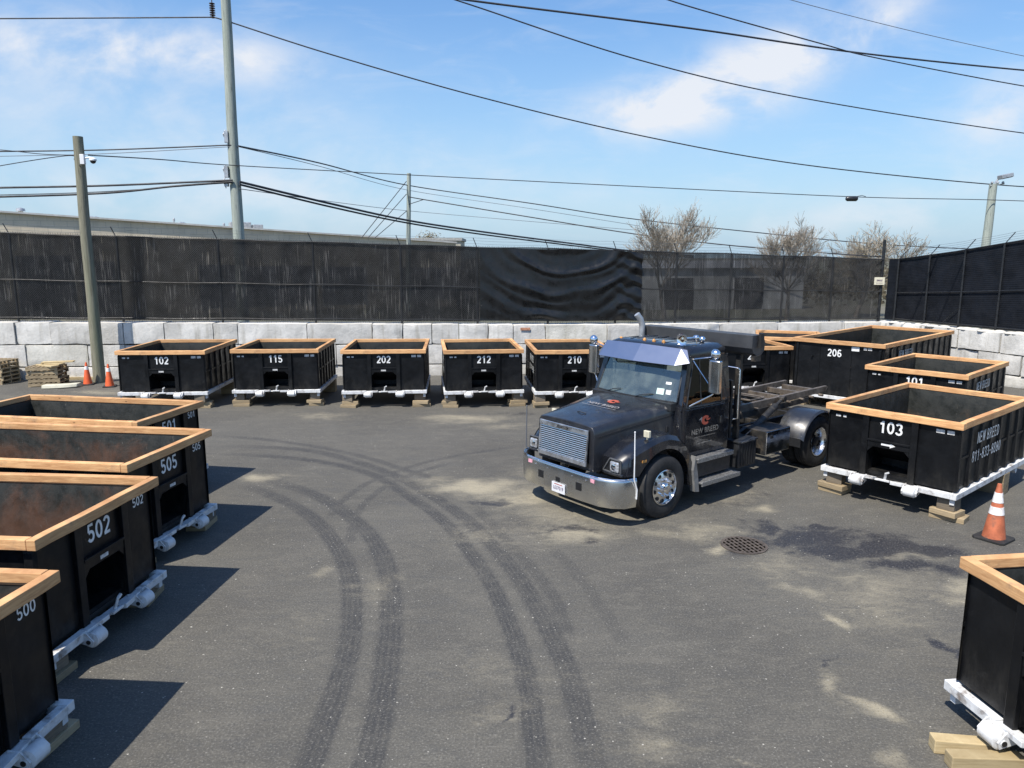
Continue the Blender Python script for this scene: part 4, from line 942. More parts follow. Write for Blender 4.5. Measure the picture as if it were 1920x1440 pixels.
mb = MB(); mb.prism([(rk(gz0) + .004, Y(-gw), gz0), (rk(gz0) + .004, Y(gw), gz0), (rk(gz1) + .004, Y(gw), gz1), (rk(gz1) + .004, Y(-gw), gz1)], (-.001, 0, 0)); mb.build('backing', MT['dark'], gr)
mb = MB(); mb.box((rk(1.52) - .037, 0, gz1 - .045), (.012, .27, .042)); mb.build('name_badge', MT['plastic'], gr, bev=.008)
mb = MB(); mb.box((rk(1.52) - .045, 0, gz1 - .045), (.004, .21, .018)); mb.build('badge_lettering', CH, gr)
mb = MB(); mb.tube([(.52, Y(-.10), hood_z(.52, .1) + .012), (.50, Y(0), hood_z(.5) + .022), (.52, Y(.10), hood_z(.52, .1) + .012)], .009, 6); mb.build('hood_handle', MT['plastic'], TR)
# fenders with wheel arch
FXc, FZc, FR_ = 1.24, .54, .665
def ftop(X): return float(np.interp(X, [.34, .46, .62, .85, 1.1, 1.35, 1.6, 1.8, 1.93, 2.03, 2.1], [1.13, 1.215, 1.30, 1.385, 1.44, 1.45, 1.385, 1.25, 1.08, .86, .62]))
def fbot(X):
    d = abs(X - FXc)
    if d < FR_: return max(.50 if X > FXc else .84, FZc + math.sqrt(FR_ ** 2 - d ** 2))
    return .845 if X < FXc else .42
for sgn in (1, -1):
    xsf = sorted(set([.34, .40, .46] + list(np.linspace(.53, 1.87, 26)) + [1.9, 1.96, 2.03, 2.1])); secs = []
    for X in xsf:
        zt = ftop(X); zb = min(fbot(X), zt - .02); yo = float(np.interp(X, [.34, .5, .8, 1.6, 2.1], [1.10, 1.17, 1.23, 1.24, 1.20])); yi = .60 if X < 1.86 else 1.0
        secs.append([(X, Y(sgn * yi), zb), (X, Y(sgn * yi), zt), (X, Y(sgn * (yo - .20)), zt), (X, Y(sgn * (yo - .07)), zt - .025), (X, Y(sgn * (yo - .01)), max(zb + .005, zt - .10)), (X, Y(sgn * yo), zb)])
    mb = MB(); mb.loft(secs); fe = mb.build('fender', PT, TR, smooth=35)
    # headlamp pocket and lamp
    mb = MB(); xf = .335
    mb.prism([(xf, Y(sgn * .72), .905), (xf, Y(sgn * 1.09), .89), (xf, Y(sgn * 1.09), 1.12), (xf, Y(sgn * .86), 1.125)], (-.02, 0, 0)); pk = mb.build('headlamp_bezel', MT['dark'], TR)
    mb = MB(); poly = [(.72, .905), (1.09, .89), (1.09, 1.12), (.86, 1.125)]
    for (a, b), (c_, d_) in zip(poly, poly[1:] + poly[:1]): mb.beam((xf - .02, Y(sgn * a), b), (xf - .02, Y(sgn * c_), d_), .03, .022)
    mb.build('bezel_trim', MT['trimgrey'], TR, bev=.004)
    mb = MB(); mb.lathe([(-.048, .0), (-.045, .04), (-.03, .075), (0, .09)], (xf - .018, Y(sgn * .965), 1.0), 'x', 20); hl = mb.build('headlight', MT['chrome'], TR, smooth=40)
    mb = MB(); mb.box((xf - .035, Y(sgn * .975), 1.005), (.045, .19, .175)); mb.build('lamp_lens', simple('headlight_glass', (.45, .47, .50), .15, .5, .5, 28), TR, bev=.03)
    mb = MB(); mb.box((xf - .01, Y(sgn * .93), .875), (.05, .40, .045)); mb.build('lower_trim', MT['hoodpaint'], TR, bev=.01)
    mb = MB(); mb.box((.92, Y(sgn * 1.10), ftop(.92) + .085), (.055, .12, .115)); mb.box((.925, Y(sgn * 1.10), ftop(.92) + .015), (.03, .03, .05)); mb.build('marker_lamp', MT['lens'], TR, bev=.01)
    # splash shield behind wheel
    mb = MB(); mb.prism([(2.03, Y(sgn * 1.15), .95), (2.12, Y(sgn * 1.15), .55), (2.16, Y(sgn * 1.15), .28), (2.05, Y(sgn * 1.15), .3), (1.98, Y(sgn * 1.15), .7)], (0, Y(sgn * .1), 0)); mb.build('splash_guard', simple('grey_splash_guard', (.20, .20, .195), .5, .2, .2, 5), TR)
# bumper: swept plan
mb = MB(); plan = [(.52, -1.245), (.30, -1.20), (.15, -1.06), (.06, -.86), (.035, -.5), (.03, 0), (.035, .5), (.06, .86), (.15, 1.06), (.30, 1.20), (.52, 1.245)]
def bsec(x, y, i):
    n = Vector((1 if abs(y) < .9 else .5, (-.9 if y > 0 else .9) * (abs(y) > .9), 0)).normalized() * .02
    pr_ = [(.0, .835), (-.012, .825), (-.022, .79), (-.024, .60), (-.018, .43), (.0, .355), (.02, .345)]
    out = []
    for dx, z in pr_: out.append((x - n.x * (-dx) / .02 if False else x + dx * n.x / .02, Y(y + dx * n.y / .02), z))
    out += [(x + .03 * n.x / .02, Y(y + .03 * n.y / .02), .345), (x + .03 * n.x / .02, Y(y + .03 * n.y / .02), .83)]
    return out
mb.loft([bsec(x, y, i) for i, (x, y) in enumerate(plan)]); bp = mb.build('bumper', MT['bumper'], TR, smooth=40)
mb = MB(); mb.tube([(x - .006, Y(y), .838) for x, y in plan], .012, 6); mb.build('top_lip', CH, bp)
for y, z in ((-.46, .60), (-.03, .60), (.46, .60)):
    mb = MB(); s_ = .13 if abs(y) > .1 else .11; mb.box((.0095, Y(y), z), (.008, s_, s_ if abs(y) > .1 else .085)); mb.build('tow_opening', MT['dark'], bp)
mb = MB(); mb.box((-.006, Y(.0), .46), (.010, .33, .17)); pl = mb.build('licence_plate', MT['plate'], TR)
mb = MB(); put_text(mb, 'LE37019', .085, basis((-.0125, 0, .452), (0, -1, 0), (0, 0, 1)), .002, .82); mb.build('plate_number', MT['plateink'], pl, fix=False)
mb = MB(); mb.box((-.0115, 0, .52), (.002, .2, .014)); mb.build('plate_strip', MT['red'], pl)
for y in (-.30, .30, -.62, .62):
    mb = MB(); mb.lathe([(-.004, 0), (-.004, .014), (.006, .016), (.006, 0)], (.010, Y(y), .74), 'x', 10); mb.build('bolt', CH, bp, smooth=40)
for sgn in (1, -1):
    mb = MB(); mb.tube([(X_, Y(sgn * (float(np.interp(X_, [h_[0] for h_ in HX], [h_[1] for h_ in HX])) + .013)), float(np.interp(X_, [h_[0] for h_ in HX], [h_[2] for h_ in HX])) - .17) for X_ in np.linspace(.2, 1.84, 8)], .006, 5); mb.build('hood_seam', MT['dark'], TR)
    mb = MB(); mb.box((1.70, Y(sgn * .875), 1.42), (.05, .03, .10)); mb.build('hood_latch', MT['plastic'], TR, bev=.006)
    mb = MB(); mb.box((.72, Y(sgn * 1.225), 1.08), (.10, .02, .04)); mb.build('side_marker', MT['amber'], TR, bev=.004)
for y in (.74, -.74): mb = MB(); mb.box((.033 + .02 * 0 - .006, Y(y), .765), (.006, .13, .062), rz=R(-5 if y > 0 else 5)); mb.build('flag_sticker', MT['pink'], bp)
for sgn in (1, -1):
    mb = MB(); mb.tube([(.50, Y(sgn * 1.27), .50), (.50, Y(sgn * 1.28), .66), (.40, Y(sgn * 1.30), .86), (.40, Y(sgn * 1.30), 1.15), (.40, Y(sgn * 1.29), 1.62)], [.012, .012, .012, .011, .009], 6); mb.sphere((.40, Y(sgn * 1.29), 1.63), .014, 8, 6); mb.build('guide_rod', MT['whiteplastic'] if sgn > 0 else MT['wiregrey'], TR, smooth=60)
# cab shell
YS = 1.14
CW = .94; X1c, X2c = 1.84, 3.28
def csec(z, xf, xr, w, r=.10):   # rounded rectangle in plan, returns list
    pts = []
    for (cx, cy, a0) in ((xf + r, w - r, 90), (xf + r, -w + r, 180), (xr - r, -w + r, 270), (xr - r, w - r, 0)):
        for k in range(4): a = R(a0 + k * 30); pts.append((cx + r * math.cos(a), Y(cy + r * math.sin(a)), z))
    return pts
mb = MB(); mb.loft([csec(.80, 1.95, 3.26, .93, .05), csec(.9, 1.87, 3.28, .95, .06), csec(1.3, 1.85, 3.28, .96, .07), csec(1.79, 1.84, 3.28, .945, .08)]); mb.build('cab_body', PT, TR, smooth=35)
# roof
mb = MB(); mb.loft([csec(2.60, 2.10, 3.27, .855, .12), csec(2.68, 2.09, 3.275, .865, .12), csec(2.76, 2.13, 3.26, .84, .12), csec(2.815, 2.24, 3.2, .76, .12), csec(2.83, 2.45, 3.05, .6, .12)]); rf = mb.build('roof', PT, TR, smooth=50)
for k in range(5):
    mb = MB(); mb.beam((2.35, Y(-.5 + k * .25), 2.828), (3.1, Y(-.5 + k * .25), 2.834), .03, .012); mb.build('roof_rib', PT, rf)
# pillars
for sgn in (1, -1):
    mb = MB(); mb.loft([[(1.86, Y(sgn * .945), 1.73), (1.98, Y(sgn * .94), 1.73), (1.96, Y(sgn * .86), 1.73), (1.86, Y(sgn * .84), 1.73)], [(2.12, Y(sgn * .86), 2.62), (2.24, Y(sgn * .86), 2.62), (2.22, Y(sgn * .78), 2.62), (2.12, Y(sgn * .76), 2.62)]]); mb.build('cab_pillar', PT, TR, smooth=35)
    mb = MB(); mb.loft([[(3.02, Y(sgn * .945), 1.73), (3.27, Y(sgn * .94), 1.73), (3.27, Y(sgn * .85), 1.73), (3.02, Y(sgn * .87), 1.73)], [(3.02, Y(sgn * .862), 2.62), (3.27, Y(sgn * .855), 2.62), (3.27, Y(sgn * .78), 2.62), (3.02, Y(sgn * .79), 2.62)]]); mb.build('cab_pillar', PT, TR, smooth=35)
mb = MB(); mb.bb(3.22, 3.262, Y(-.86), Y(.86), 1.74, 1.95); mb.bb(3.22, 3.262, Y(-.86), Y(-.45), 1.95, 2.62); mb.bb(3.22, 3.262, Y(.45), Y(.86), 1.95, 2.62); mb.bb(3.22, 3.262, Y(-.45), Y(.45), 2.45, 2.62); mb.build('cab_rear_wall', MT['plastic'], TR)
# windscreen (curved glass) and gasket
def ws(y, s):  # s 0 bottom..1 top
    c = .10 * (1 - (y / .86) ** 2); w = .845 + (.775 - .845) * s; return (1.845 - c * .8 + (2.13 - 1.845) * s, Y(y * w), 1.865 + (2.62 - 1.865) * s)
vs = []; fs = []; n = 14
for i in range(n + 1):
    for j in range(5): vs.append(ws(-1 + 2 * i / n, j / 4) if False else ws((-1 + 2 * i / n), j / 4))
for i in range(n):
    for j in range(4): a = i * 5 + j; fs.append((a, a + 5, a + 6, a + 1))
mb = MB(); mb.add(vs, fs); wsh = mb.build('windscreen', MT['glass'], TR, smooth=180, fix=False)
mb = MB(); loop = [ws(-1 + 2 * i / n, 0) for i in range(n + 1)] + [ws(1, j / 4) for j in range(1, 5)] + [ws(1 - 2 * i / n, 1) for i in range(1, n + 1)] + [ws(-1, 1 - j / 4) for j in range(1, 5)]
mb.tube(loop, .016, 6); mb.build('gasket', MT['plastic'], wsh, smooth=60)
mb = MB()
# cowl filling between hood and windscreen
mb.prism([(1.86, Y(-.86), 1.70), (1.86, Y(.86), 1.70), (1.86, Y(.86), 1.765), (1.78, Y(.4), 1.775), (1.775, Y(0), 1.78), (1.78, Y(-.4), 1.775), (1.86, Y(-.86), 1.765)], (0, 0, .0)) if False else None
mb.bb(1.72, 1.98, Y(-.845), Y(.845), 1.72, 1.862); mb.build('cowl', MT['plastic'], TR, bev=.01)
for y0_, y1_ in ((-.62, -.30), (.12, .50)):
    mb = MB(); b0 = Vector(ws(y0_, .0)) + Vector((-.03, 0, .01)); b1 = Vector(ws(y1_, .10)) + Vector((-.02, 0, .02)); mb.tube([b0, (b0 + b1) / 2 + Vector((-.02, 0, .015)), b1], .009, 6); mb.build('wiper', MT['plastic'], TR)
for y, s, w_, h_, mk in ((.77, .40, .11, .045, 'mark'), (.63, .20, .15, .11, 'green_st'), (.80, .20, .10, .085, 'sticker')):
    mb = MB(); p0 = Vector(ws(y, s)); ax = (Vector(ws(y + .04, s)) - p0).normalized(); up = (Vector(ws(y, s + .05)) - p0).normalized(); nn_ = ax.cross(up).normalized(); nn_ = nn_ if nn_.x < 0 else -nn_
    q = p0 + nn_ * .004; mb.add([q - ax * w_ / 2 - up * h_ / 2, q + ax * w_ / 2 - up * h_ / 2, q + ax * w_ / 2 + up * h_ / 2, q - ax * w_ / 2 + up * h_ / 2], [(0, 1, 2, 3)]); mb.build('windscreen_sticker', MT[mk], wsh, fix=False)
# side windows, doors
for sgn in (1, -1):
    mb = MB(); q = [(2.00, .938, 1.765), (3.02, .935, 1.75), (3.02, .860, 2.61), (2.26, .858, 2.61)]
    mb.add([(x, Y(sgn * y), z) for x, y, z in q], [(0, 1, 2, 3)]); sw = mb.build('door_window', MT['sideglass'], TR, fix=False)
    mb = MB(); lp = [Vector((x, Y(sgn * (y + .004)), z)) for x, y, z in q]
    for a, b in zip(lp, lp[1:] + lp[:1]): mb.tube([a, b], .014, 6)
    mb.tube([Vector((2.42, Y(sgn * .940), 1.76)), Vector((2.42, Y(sgn * .862), 2.61))], .011, 6); mb.build('window_frame', MT['plastic'], sw)
    mb = MB(); yy_ = .962
    mb.prism([(1.98, Y(sgn * (yy_ - .004)), .95), (3.08, Y(sgn * (yy_ - .004)), .95), (3.08, Y(sgn * (yy_ - .012)), 1.735), (1.96, Y(sgn * (yy_ - .012)), 1.735)], (0, Y(sgn * .016), 0)); dr = mb.build('door', PT, TR, bev=.006)
    mb = MB(); mb.box((2.95, Y(sgn * (yy_ + .022)), 1.45), (.05, .03, .13)); mb.build('door_handle', MT['plastic'], dr, bev=.008)
    mb = MB(); mb.beam((2.02, Y(sgn * .975), 1.768), (3.0, Y(sgn * .972), 1.755), .016, .014); mb.build('chrome_trim', CH, dr)
    # mirror with brackets
    mi = empty('side_mirror'); mi.parent = TR
    xm, ym = 2.25, 1.28
    mb = MB(); mb.loft([[(xm - .045, Y(sgn * (ym - .10)), z), (xm - .075, Y(sgn * ym), z), (xm - .045, Y(sgn * (ym + .10)), z), (xm + .045, Y(sgn * (ym + .10)), z), (xm + .045, Y(sgn * (ym - .10)), z)] for z in (2.06, 2.09, 2.60, 2.63)]); mb.build('mirror_housing', MT['mirror'], mi, bev=.018, smooth=40)
    mb = MB(); mb.bb(xm + .047, xm + .05, Y(sgn * (ym - .085)), Y(sgn * (ym + .085)), 2.10, 2.59); mb.build('mirror_glass', CH, mi)
    mb = MB(); mb.sphere((xm - .02, Y(sgn * ym), 2.735), .09, 20, 12, (.85, 1, 1)); mb.build('round_mirror', CH, mi, smooth=60)
    mb = MB(); mb.tube([(2.2, Y(sgn * .87), 2.60), (xm - .02, Y(sgn * (ym - .05)), 2.68), (xm, Y(sgn * ym), 2.63)], .012, 6); mb.tube([(2.2, Y(sgn * .9), 2.58), (xm + .1, Y(sgn * (ym - .1)), 2.08)], .011, 6)
    mb.tube([(2.05, Y(sgn * .96), 1.80), (xm, Y(sgn * (ym - .05)), 2.02), (xm, Y(sgn * ym), 2.07)], .014, 6); mb.build('mirror_bracket', CH, mi, smooth=60)
    mb = MB(); mb.tube([(3.34, Y(sgn * 1.02), 2.36), (3.36, Y(sgn * 1.04), 2.33), (3.36, Y(sgn * 1.04), 1.42), (3.34, Y(sgn * .97), 1.40)], .016, 8); mb.tube([(3.34, Y(sgn * 1.02), 2.36), (3.26, Y(sgn * .88), 2.38)], .014, 6)
    mb.build('grab_rail', CH, TR, smooth=60)
    # steps
    for z, y, x0_, x1_ in ((.86, 1.10, 2.14, 3.2), (.46, 1.20, 2.14, 3.28)):
        mb = MB(); mb.bb(x0_, x1_, Y(sgn * (y - .26)), Y(sgn * y), z - .035, z); mb.bb(x0_ + .01, x1_ - .01, Y(sgn * (y - .02)), Y(sgn * (y + .006)), z - .075, z + .004); mb.build('step', simple('diamond_plate_step', (.30, .30, .295), .42, .7, .5, 40, .4), TR, bev=.006)
    mb = MB(); mb.bb(2.16, 3.18, Y(sgn * .75), Y(sgn * 1.06), .50, .82); mb.build('fuel_tank', MT['plastic'], TR, bev=.03)
# cab interior
mb = MB(); mb.bb(1.98, 2.25, Y(-.82), Y(.82), 1.66, 1.80); mb.build('dashboard', MT['plastic'], TR, bev=.03)
for y in (-.45, .45):
    mb = MB(); mb.bb(2.62, 3.05, Y(y - .24), Y(y + .24), 1.50, 1.78); mb.box((3.03, Y(y), 2.05), (.12, .46, .66), ry=R(8)); mb.box((3.10, Y(y), 2.43), (.09, .26, .18)); mb.build('seat', MT['seat'], TR, bev=.04)
mb = MB(); cS = Vector((2.45, Y(.45), 1.92)); pts = []
for k in range(25): a = 2 * math.pi * k / 24; pts.append(cS + Vector((math.sin(a) * .20 * .55, math.cos(a) * .22, math.sin(a) * .20 * .83)))
mb.tube(pts, .013, 6, cap=False); mb.tube([cS, cS + Vector((-.2, 0, -.18))], .02, 6); mb.tube([pts[0], cS, pts[12]], .012, 6); mb.build('steering_wheel', MT['plastic'], TR)
# visor
mb = MB(); top = [(2.09, -.86, 2.74), (2.02, -.5, 2.80), (2.0, 0, 2.805), (2.02, .5, 2.80), (2.09, .86, 2.74)]; bot = [(1.93, -.93, 2.545), (1.80, -.62, 2.50), (1.76, 0, 2.50), (1.80, .62, 2.50), (1.93, .93, 2.545)]
top = [(2.10, -.845, 2.77), (2.03, -.78, 2.79), (2.0, 0, 2.805), (2.03, .78, 2.79), (2.10, .845, 2.77)]; bot = [(2.02, -.955, 2.56), (1.83, -.80, 2.515), (1.78, 0, 2.51), (1.83, .80, 2.515), (2.02, .955, 2.56)]
vs = [(x, Y(y), z) for x, y, z in top] + [(x, Y(y), z) for x, y, z in bot]; n_ = 5
vs += [(x + .006, y, z - .006) for x, y, z in vs[:10]]
fs = [(i, i + 1, i + 6, i + 5) for i in range(4)] + [(10 + i, 15 + i, 16 + i, 11 + i) for i in range(4)] + [(5 + i, 6 + i, 16 + i, 15 + i) for i in range(4)] + [(i + 1, i, 10 + i, 11 + i) for i in range(4)] + [(0, 5, 15, 10), (4, 14, 19, 9)]
mb.add(vs, fs); mb.build('sun_visor', MT['visor'], TR)
for k, y in enumerate((-.70, -.18, .02, .22, .62)):
    mb = MB(); mb.lathe([(0, .035), (.02, .033), (.045, .018), (.05, 0)], (2.32, Y(y), 2.822 if abs(y) < .5 else 2.80), 'z', 12); mb.build('clearance_lamp', MT['amber'], TR, smooth=40)
hn = empty('air_horn'); hn.parent = TR
mb = MB(); mb.lathe([(0.0, .0), (.01, .05), (.0, .10), (-.012, .112), (.0, .108), (.04, .06), (.10, .03), (.34, .022), (.36, .05), (.42, .05), (.44, .0)], (2.22, Y(.66), 2.93), 'x', 24); mb.build('trumpet', CH, hn, smooth=40)
mb = MB(); mb.tube([(2.30, Y(.66), 2.80), (2.30, Y(.66), 2.92)], .015, 6); mb.tube([(2.62, Y(.66), 2.80), (2.62, Y(.66), 2.90)], .02, 6); mb.build('mount', CH, hn)
mb = MB(); mb.sphere((2.85, Y(.62), 2.88), .06, 14, 10); mb.tube([(2.85, Y(.62), 2.80), (2.85, Y(.62), 2.86)], .02, 8); mb.build('beacon', CH, TR, smooth=60)
# tarp housing behind cab
YS = 1.10
mb = MB(); prof = [(3.50, 2.96), (3.50, 2.72), (3.56, 2.62), (3.66, 2.57), (3.80, 2.57), (3.90, 2.66), (3.92, 2.80), (3.86, 2.93), (3.78, 2.96)]
mb.loft([[(x, Y(y), z) for x, z in prof] for y in (-1.22, -.6, 0, .6, 1.20)]); th_ = mb.build('tarp_housing', simple('dull_grey_housing_paint', (.040, .042, .046), .5, 0, .2, 3, dirt=(.07, .068, .06), dirtamt=.5), TR, bev=.01)
mb = MB(); mb.box((3.70, Y(1.25), 2.86), (.10, .05, .26)); mb.build('end_bracket', MT['chassis'], TR); mb = MB(); mb.box((3.64, Y(1.2), 2.53), (.16, .10, .10)); mb.build('end_bracket', MT['chassis'], TR)
mb = MB()
for y in (-.85, .85): mb.beam((3.70, Y(y), .95), (3.70, Y(y), 2.58), .08, .10)
mb.beam((3.70, Y(-.85), 1.55), (3.70, Y(.85), 1.55), .06, .08); mb.build('housing_leg', MT['chassis'], TR)
mb = MB(); mb.bb(3.42, 3.47, Y(-.9), Y(.9), 1.0, 2.1); mb.build('headboard', MT['chassis'], TR)
mb = MB(); mb.tube([(3.40, Y(-1.12), .9), (3.40, Y(-1.12), 2.88), (3.40, Y(-1.12), 2.98), (3.36, Y(-1.14), 3.10), (3.29, Y(-1.17), 3.20)], [.065, .065, .065, .064, .062], 14); mb.build('exhaust_stack', MT['galv'], TR, smooth=60)
# chassis rails, hoist
YS = 1.0
mb = MB()
for sgn in (-1, 1):
    x0_, x1_ = .5, 7.2
    mb.bb(x0_, x1_, Y(sgn * .40), Y(sgn * .48), .72, .98)
for x in (.8, 2.2, 3.6, 4.6, 5.4, 6.7, 7.1): mb.bb(x, x + .08, Y(-.398), Y(.398), .75, .94)
mb.lathe([(-1.0, .06), (1.0, .06)], (6.2, 0, .52), 'y', 12); mb.lathe([(-1.0, .05), (1.0, .05)], (1.2, 0, .5), 'y', 12); mb.sphere((6.2, 0, .52), .2, 14, 10); mb.bb(1.0, 2.6, Y(-.36), Y(.36), .6, 1.2)
mb.build('chassis_frame', MT['chassis'], TR)
HZ0, HZ1 = 1.24, 1.45
for sgn in (-1, 1):
    mb = MB(); y = sgn * .50
    mb.prism([(3.75, Y(y - .035), HZ0 + .0), (7.70, Y(y - .035), HZ0 + .10), (7.78, Y(y - .035), HZ1 - .02), (7.72, Y(y - .035), HZ1 + .015), (3.75, Y(y - .035), HZ1 - .03)], (0, Y(.07), 0)); hr = mb.build('hoist_rail', MT['railsteel'], TR, bev=.008)
    mb = MB(); mb.prism([(3.76, Y(y + .040 * sgn), 1.15), (6.9, Y(y + .040 * sgn), 1.20), (6.9, Y(y + .040 * sgn), 1.31), (3.76, Y(y + .040 * sgn), 1.27)], (0, Y(.035 * sgn), 0)); mb.build('side_channel', MT['chassis'], hr)
    for k, x in enumerate((4.3, 4.9, 5.5, 6.1, 6.6, 7.0, 7.4)):
        mb = MB(); mb.lathe([(-.05, .028), (.05, .028)], (x, Y(y + sgn * .08), HZ0 + .06), 'y', 10); mb.build('guide_pin', MT['railsteel'], hr)
mb = MB()
for x in (4.0, 4.75, 5.6, 6.15, 6.9, 7.5): mb.bb(x, x + .09, Y(-.462), Y(.462), HZ0 + .04, HZ1 - .06)
mb.build('cross_member', MT['railsteel'], TR, bev=.005)
mb = MB()
for x0_, x1_ in ((4.12, 4.7), (5.0, 5.5)):
    mb.tube([(x0_, Y(-.3), 1.42), (x0_ + .06, Y(-.36), 1.43), (x1_, Y(-.36), 1.43), (x1_ + .05, Y(-.28), 1.43), (x1_ + .05, Y(.28), 1.43), (x1_, Y(.36), 1.43), (x0_, Y(.36), 1.43), (x0_, Y(-.3), 1.42)], .02, 6)
mb.build('cable_guide', MT['railsteel'], TR)
for sgn in (-1, 1):
    mb = MB(); mb.tube([(4.55, Y(sgn * .72), .92), (5.45, Y(sgn * .66), 1.30)], .075, 14); mb.tube([(5.45, Y(sgn * .66), 1.30), (5.75, Y(sgn * .64), 1.42)], .035, 10); mb.lathe([(-.06, .06), (.06, .06)], (5.75, Y(sgn * .64), 1.42), 'y', 12); mb.build('hydraulic_cylinder', MT['chassis'], TR, smooth=50)
mb = MB(); mb.lathe([(-.35, .11), (.35, .11)], (3.95, 0, 1.32), 'y', 14); mb.tube([(3.95, Y(.2), 1.42), (4.6, Y(.1), 1.40), (5.4, Y(0), 1.38)], .012, 6); mb.build('winch', MT['chassis'], TR, smooth=40)
# side boxes, driver side then passenger side
for sgn in (1, -1):
    mb = MB(); mb.bb(3.52, 4.10, Y(sgn * .62), Y(sgn * 1.14), .42, .90); mb.bb(3.50, 4.12, Y(sgn * .60), Y(sgn * 1.16), .90, .94); bx = mb.build('battery_box', MT['plastic'], TR, bev=.012)
    mb = MB(); mb.bb(3.56, 4.0, Y(sgn * 1.1605), Y(sgn * 1.168), .905, .935); mb.build('box_strip', MT['alu'], bx)
    mb = MB()
    for k in range(6): mb.bb(3.60 + k * .085, 3.63 + k * .085, Y(sgn * 1.141), Y(sgn * 1.152), .45, .86)
    mb.build('box_rib', MT['plastic'], bx)
    mb = MB(); mb.bb(4.28, 5.12, Y(sgn * .66), Y(sgn * 1.22), .56, 1.03); tb = mb.build('tool_box', MT['chassis'], TR, bev=.01)
    mb = MB(); mb.bb(4.29, 5.11, Y(sgn * 1.223), Y(sgn * 1.235), .57, 1.02); dd = mb.build('box_door', CH, tb, bev=.01)
    mb = MB(); mb.bb(4.42, 4.50, Y(sgn * 1.237), Y(sgn * 1.25), .88, .94); mb.build('latch', MT['plastic'], dd)
    # hoses and small hardware between the cab and the boxes
    mb = MB(); rr_ = random.Random(3)
    for k in range(7):
        a = Vector((3.38 + rr_.random() * .2, Y(sgn * (.6 + .35 * rr_.random())), .8 + .3 * rr_.random())); b = a + Vector((.5 + .5 * rr_.random(), 0, -.2 + .3 * rr_.random()))
        mb.tube([a, (a + b) / 2 + Vector((0, 0, -.12)), b], .014, 6)
    mb.build('hydraulic_hose', MT['plastic'], TR, smooth=60)
    mb = MB(); mb.lathe([(0, .15), (.5, .15)], (3.5, Y(sgn * .72) , .62), 'x', 18); mb.build('air_tank', MT['chassis'], TR, smooth=40)
    # rear fender
    mb = MB(); secs = []; RX, RZ, RR = 6.2, .54, .70
    for k in range(17):
        a = R(168 - k * 156 / 16 * 1.0); cx = RX + RR * math.cos(a); cz = RZ + RR * .96 * math.sin(a); ix = RX + (RR - .012) * math.cos(a); iz = RZ + (RR - .012) * .96 * math.sin(a)
        secs.append([(cx, Y(sgn * .68), cz), (cx, Y(sgn * 1.27), cz), (ix * .995 + .005 * RX, Y(sgn * 1.30), iz - .03), (ix, Y(sgn * 1.26), iz), (ix, Y(sgn * .68), iz)])
    mb.loft(secs); mb.build('rear_fender', MT['hoodpaint'], TR, smooth=50)
    mb = MB(); mb.bb(5.50, 5.53, Y(sgn * .70), Y(sgn * 1.24), .52, .70); mb.build('fender_stay', MT['plastic'], TR)
    mb = MB(); mb.bb(7.02, 7.04, Y(sgn * .66), Y(sgn * 1.26), .22, .85); mb.build('mud_flap', MT['rubber'], TR)
    mb = MB(); mb.box((7.22, Y(sgn * .9), .88), (.05, .22, .1)); mb.build('tail_lamp', MT['red'], TR, bev=.01)
mb = MB(); mb.bb(7.18, 7.28, Y(-1.15), Y(1.15), .62, .78); mb.build('rear_bar', MT['chassis'], TR)
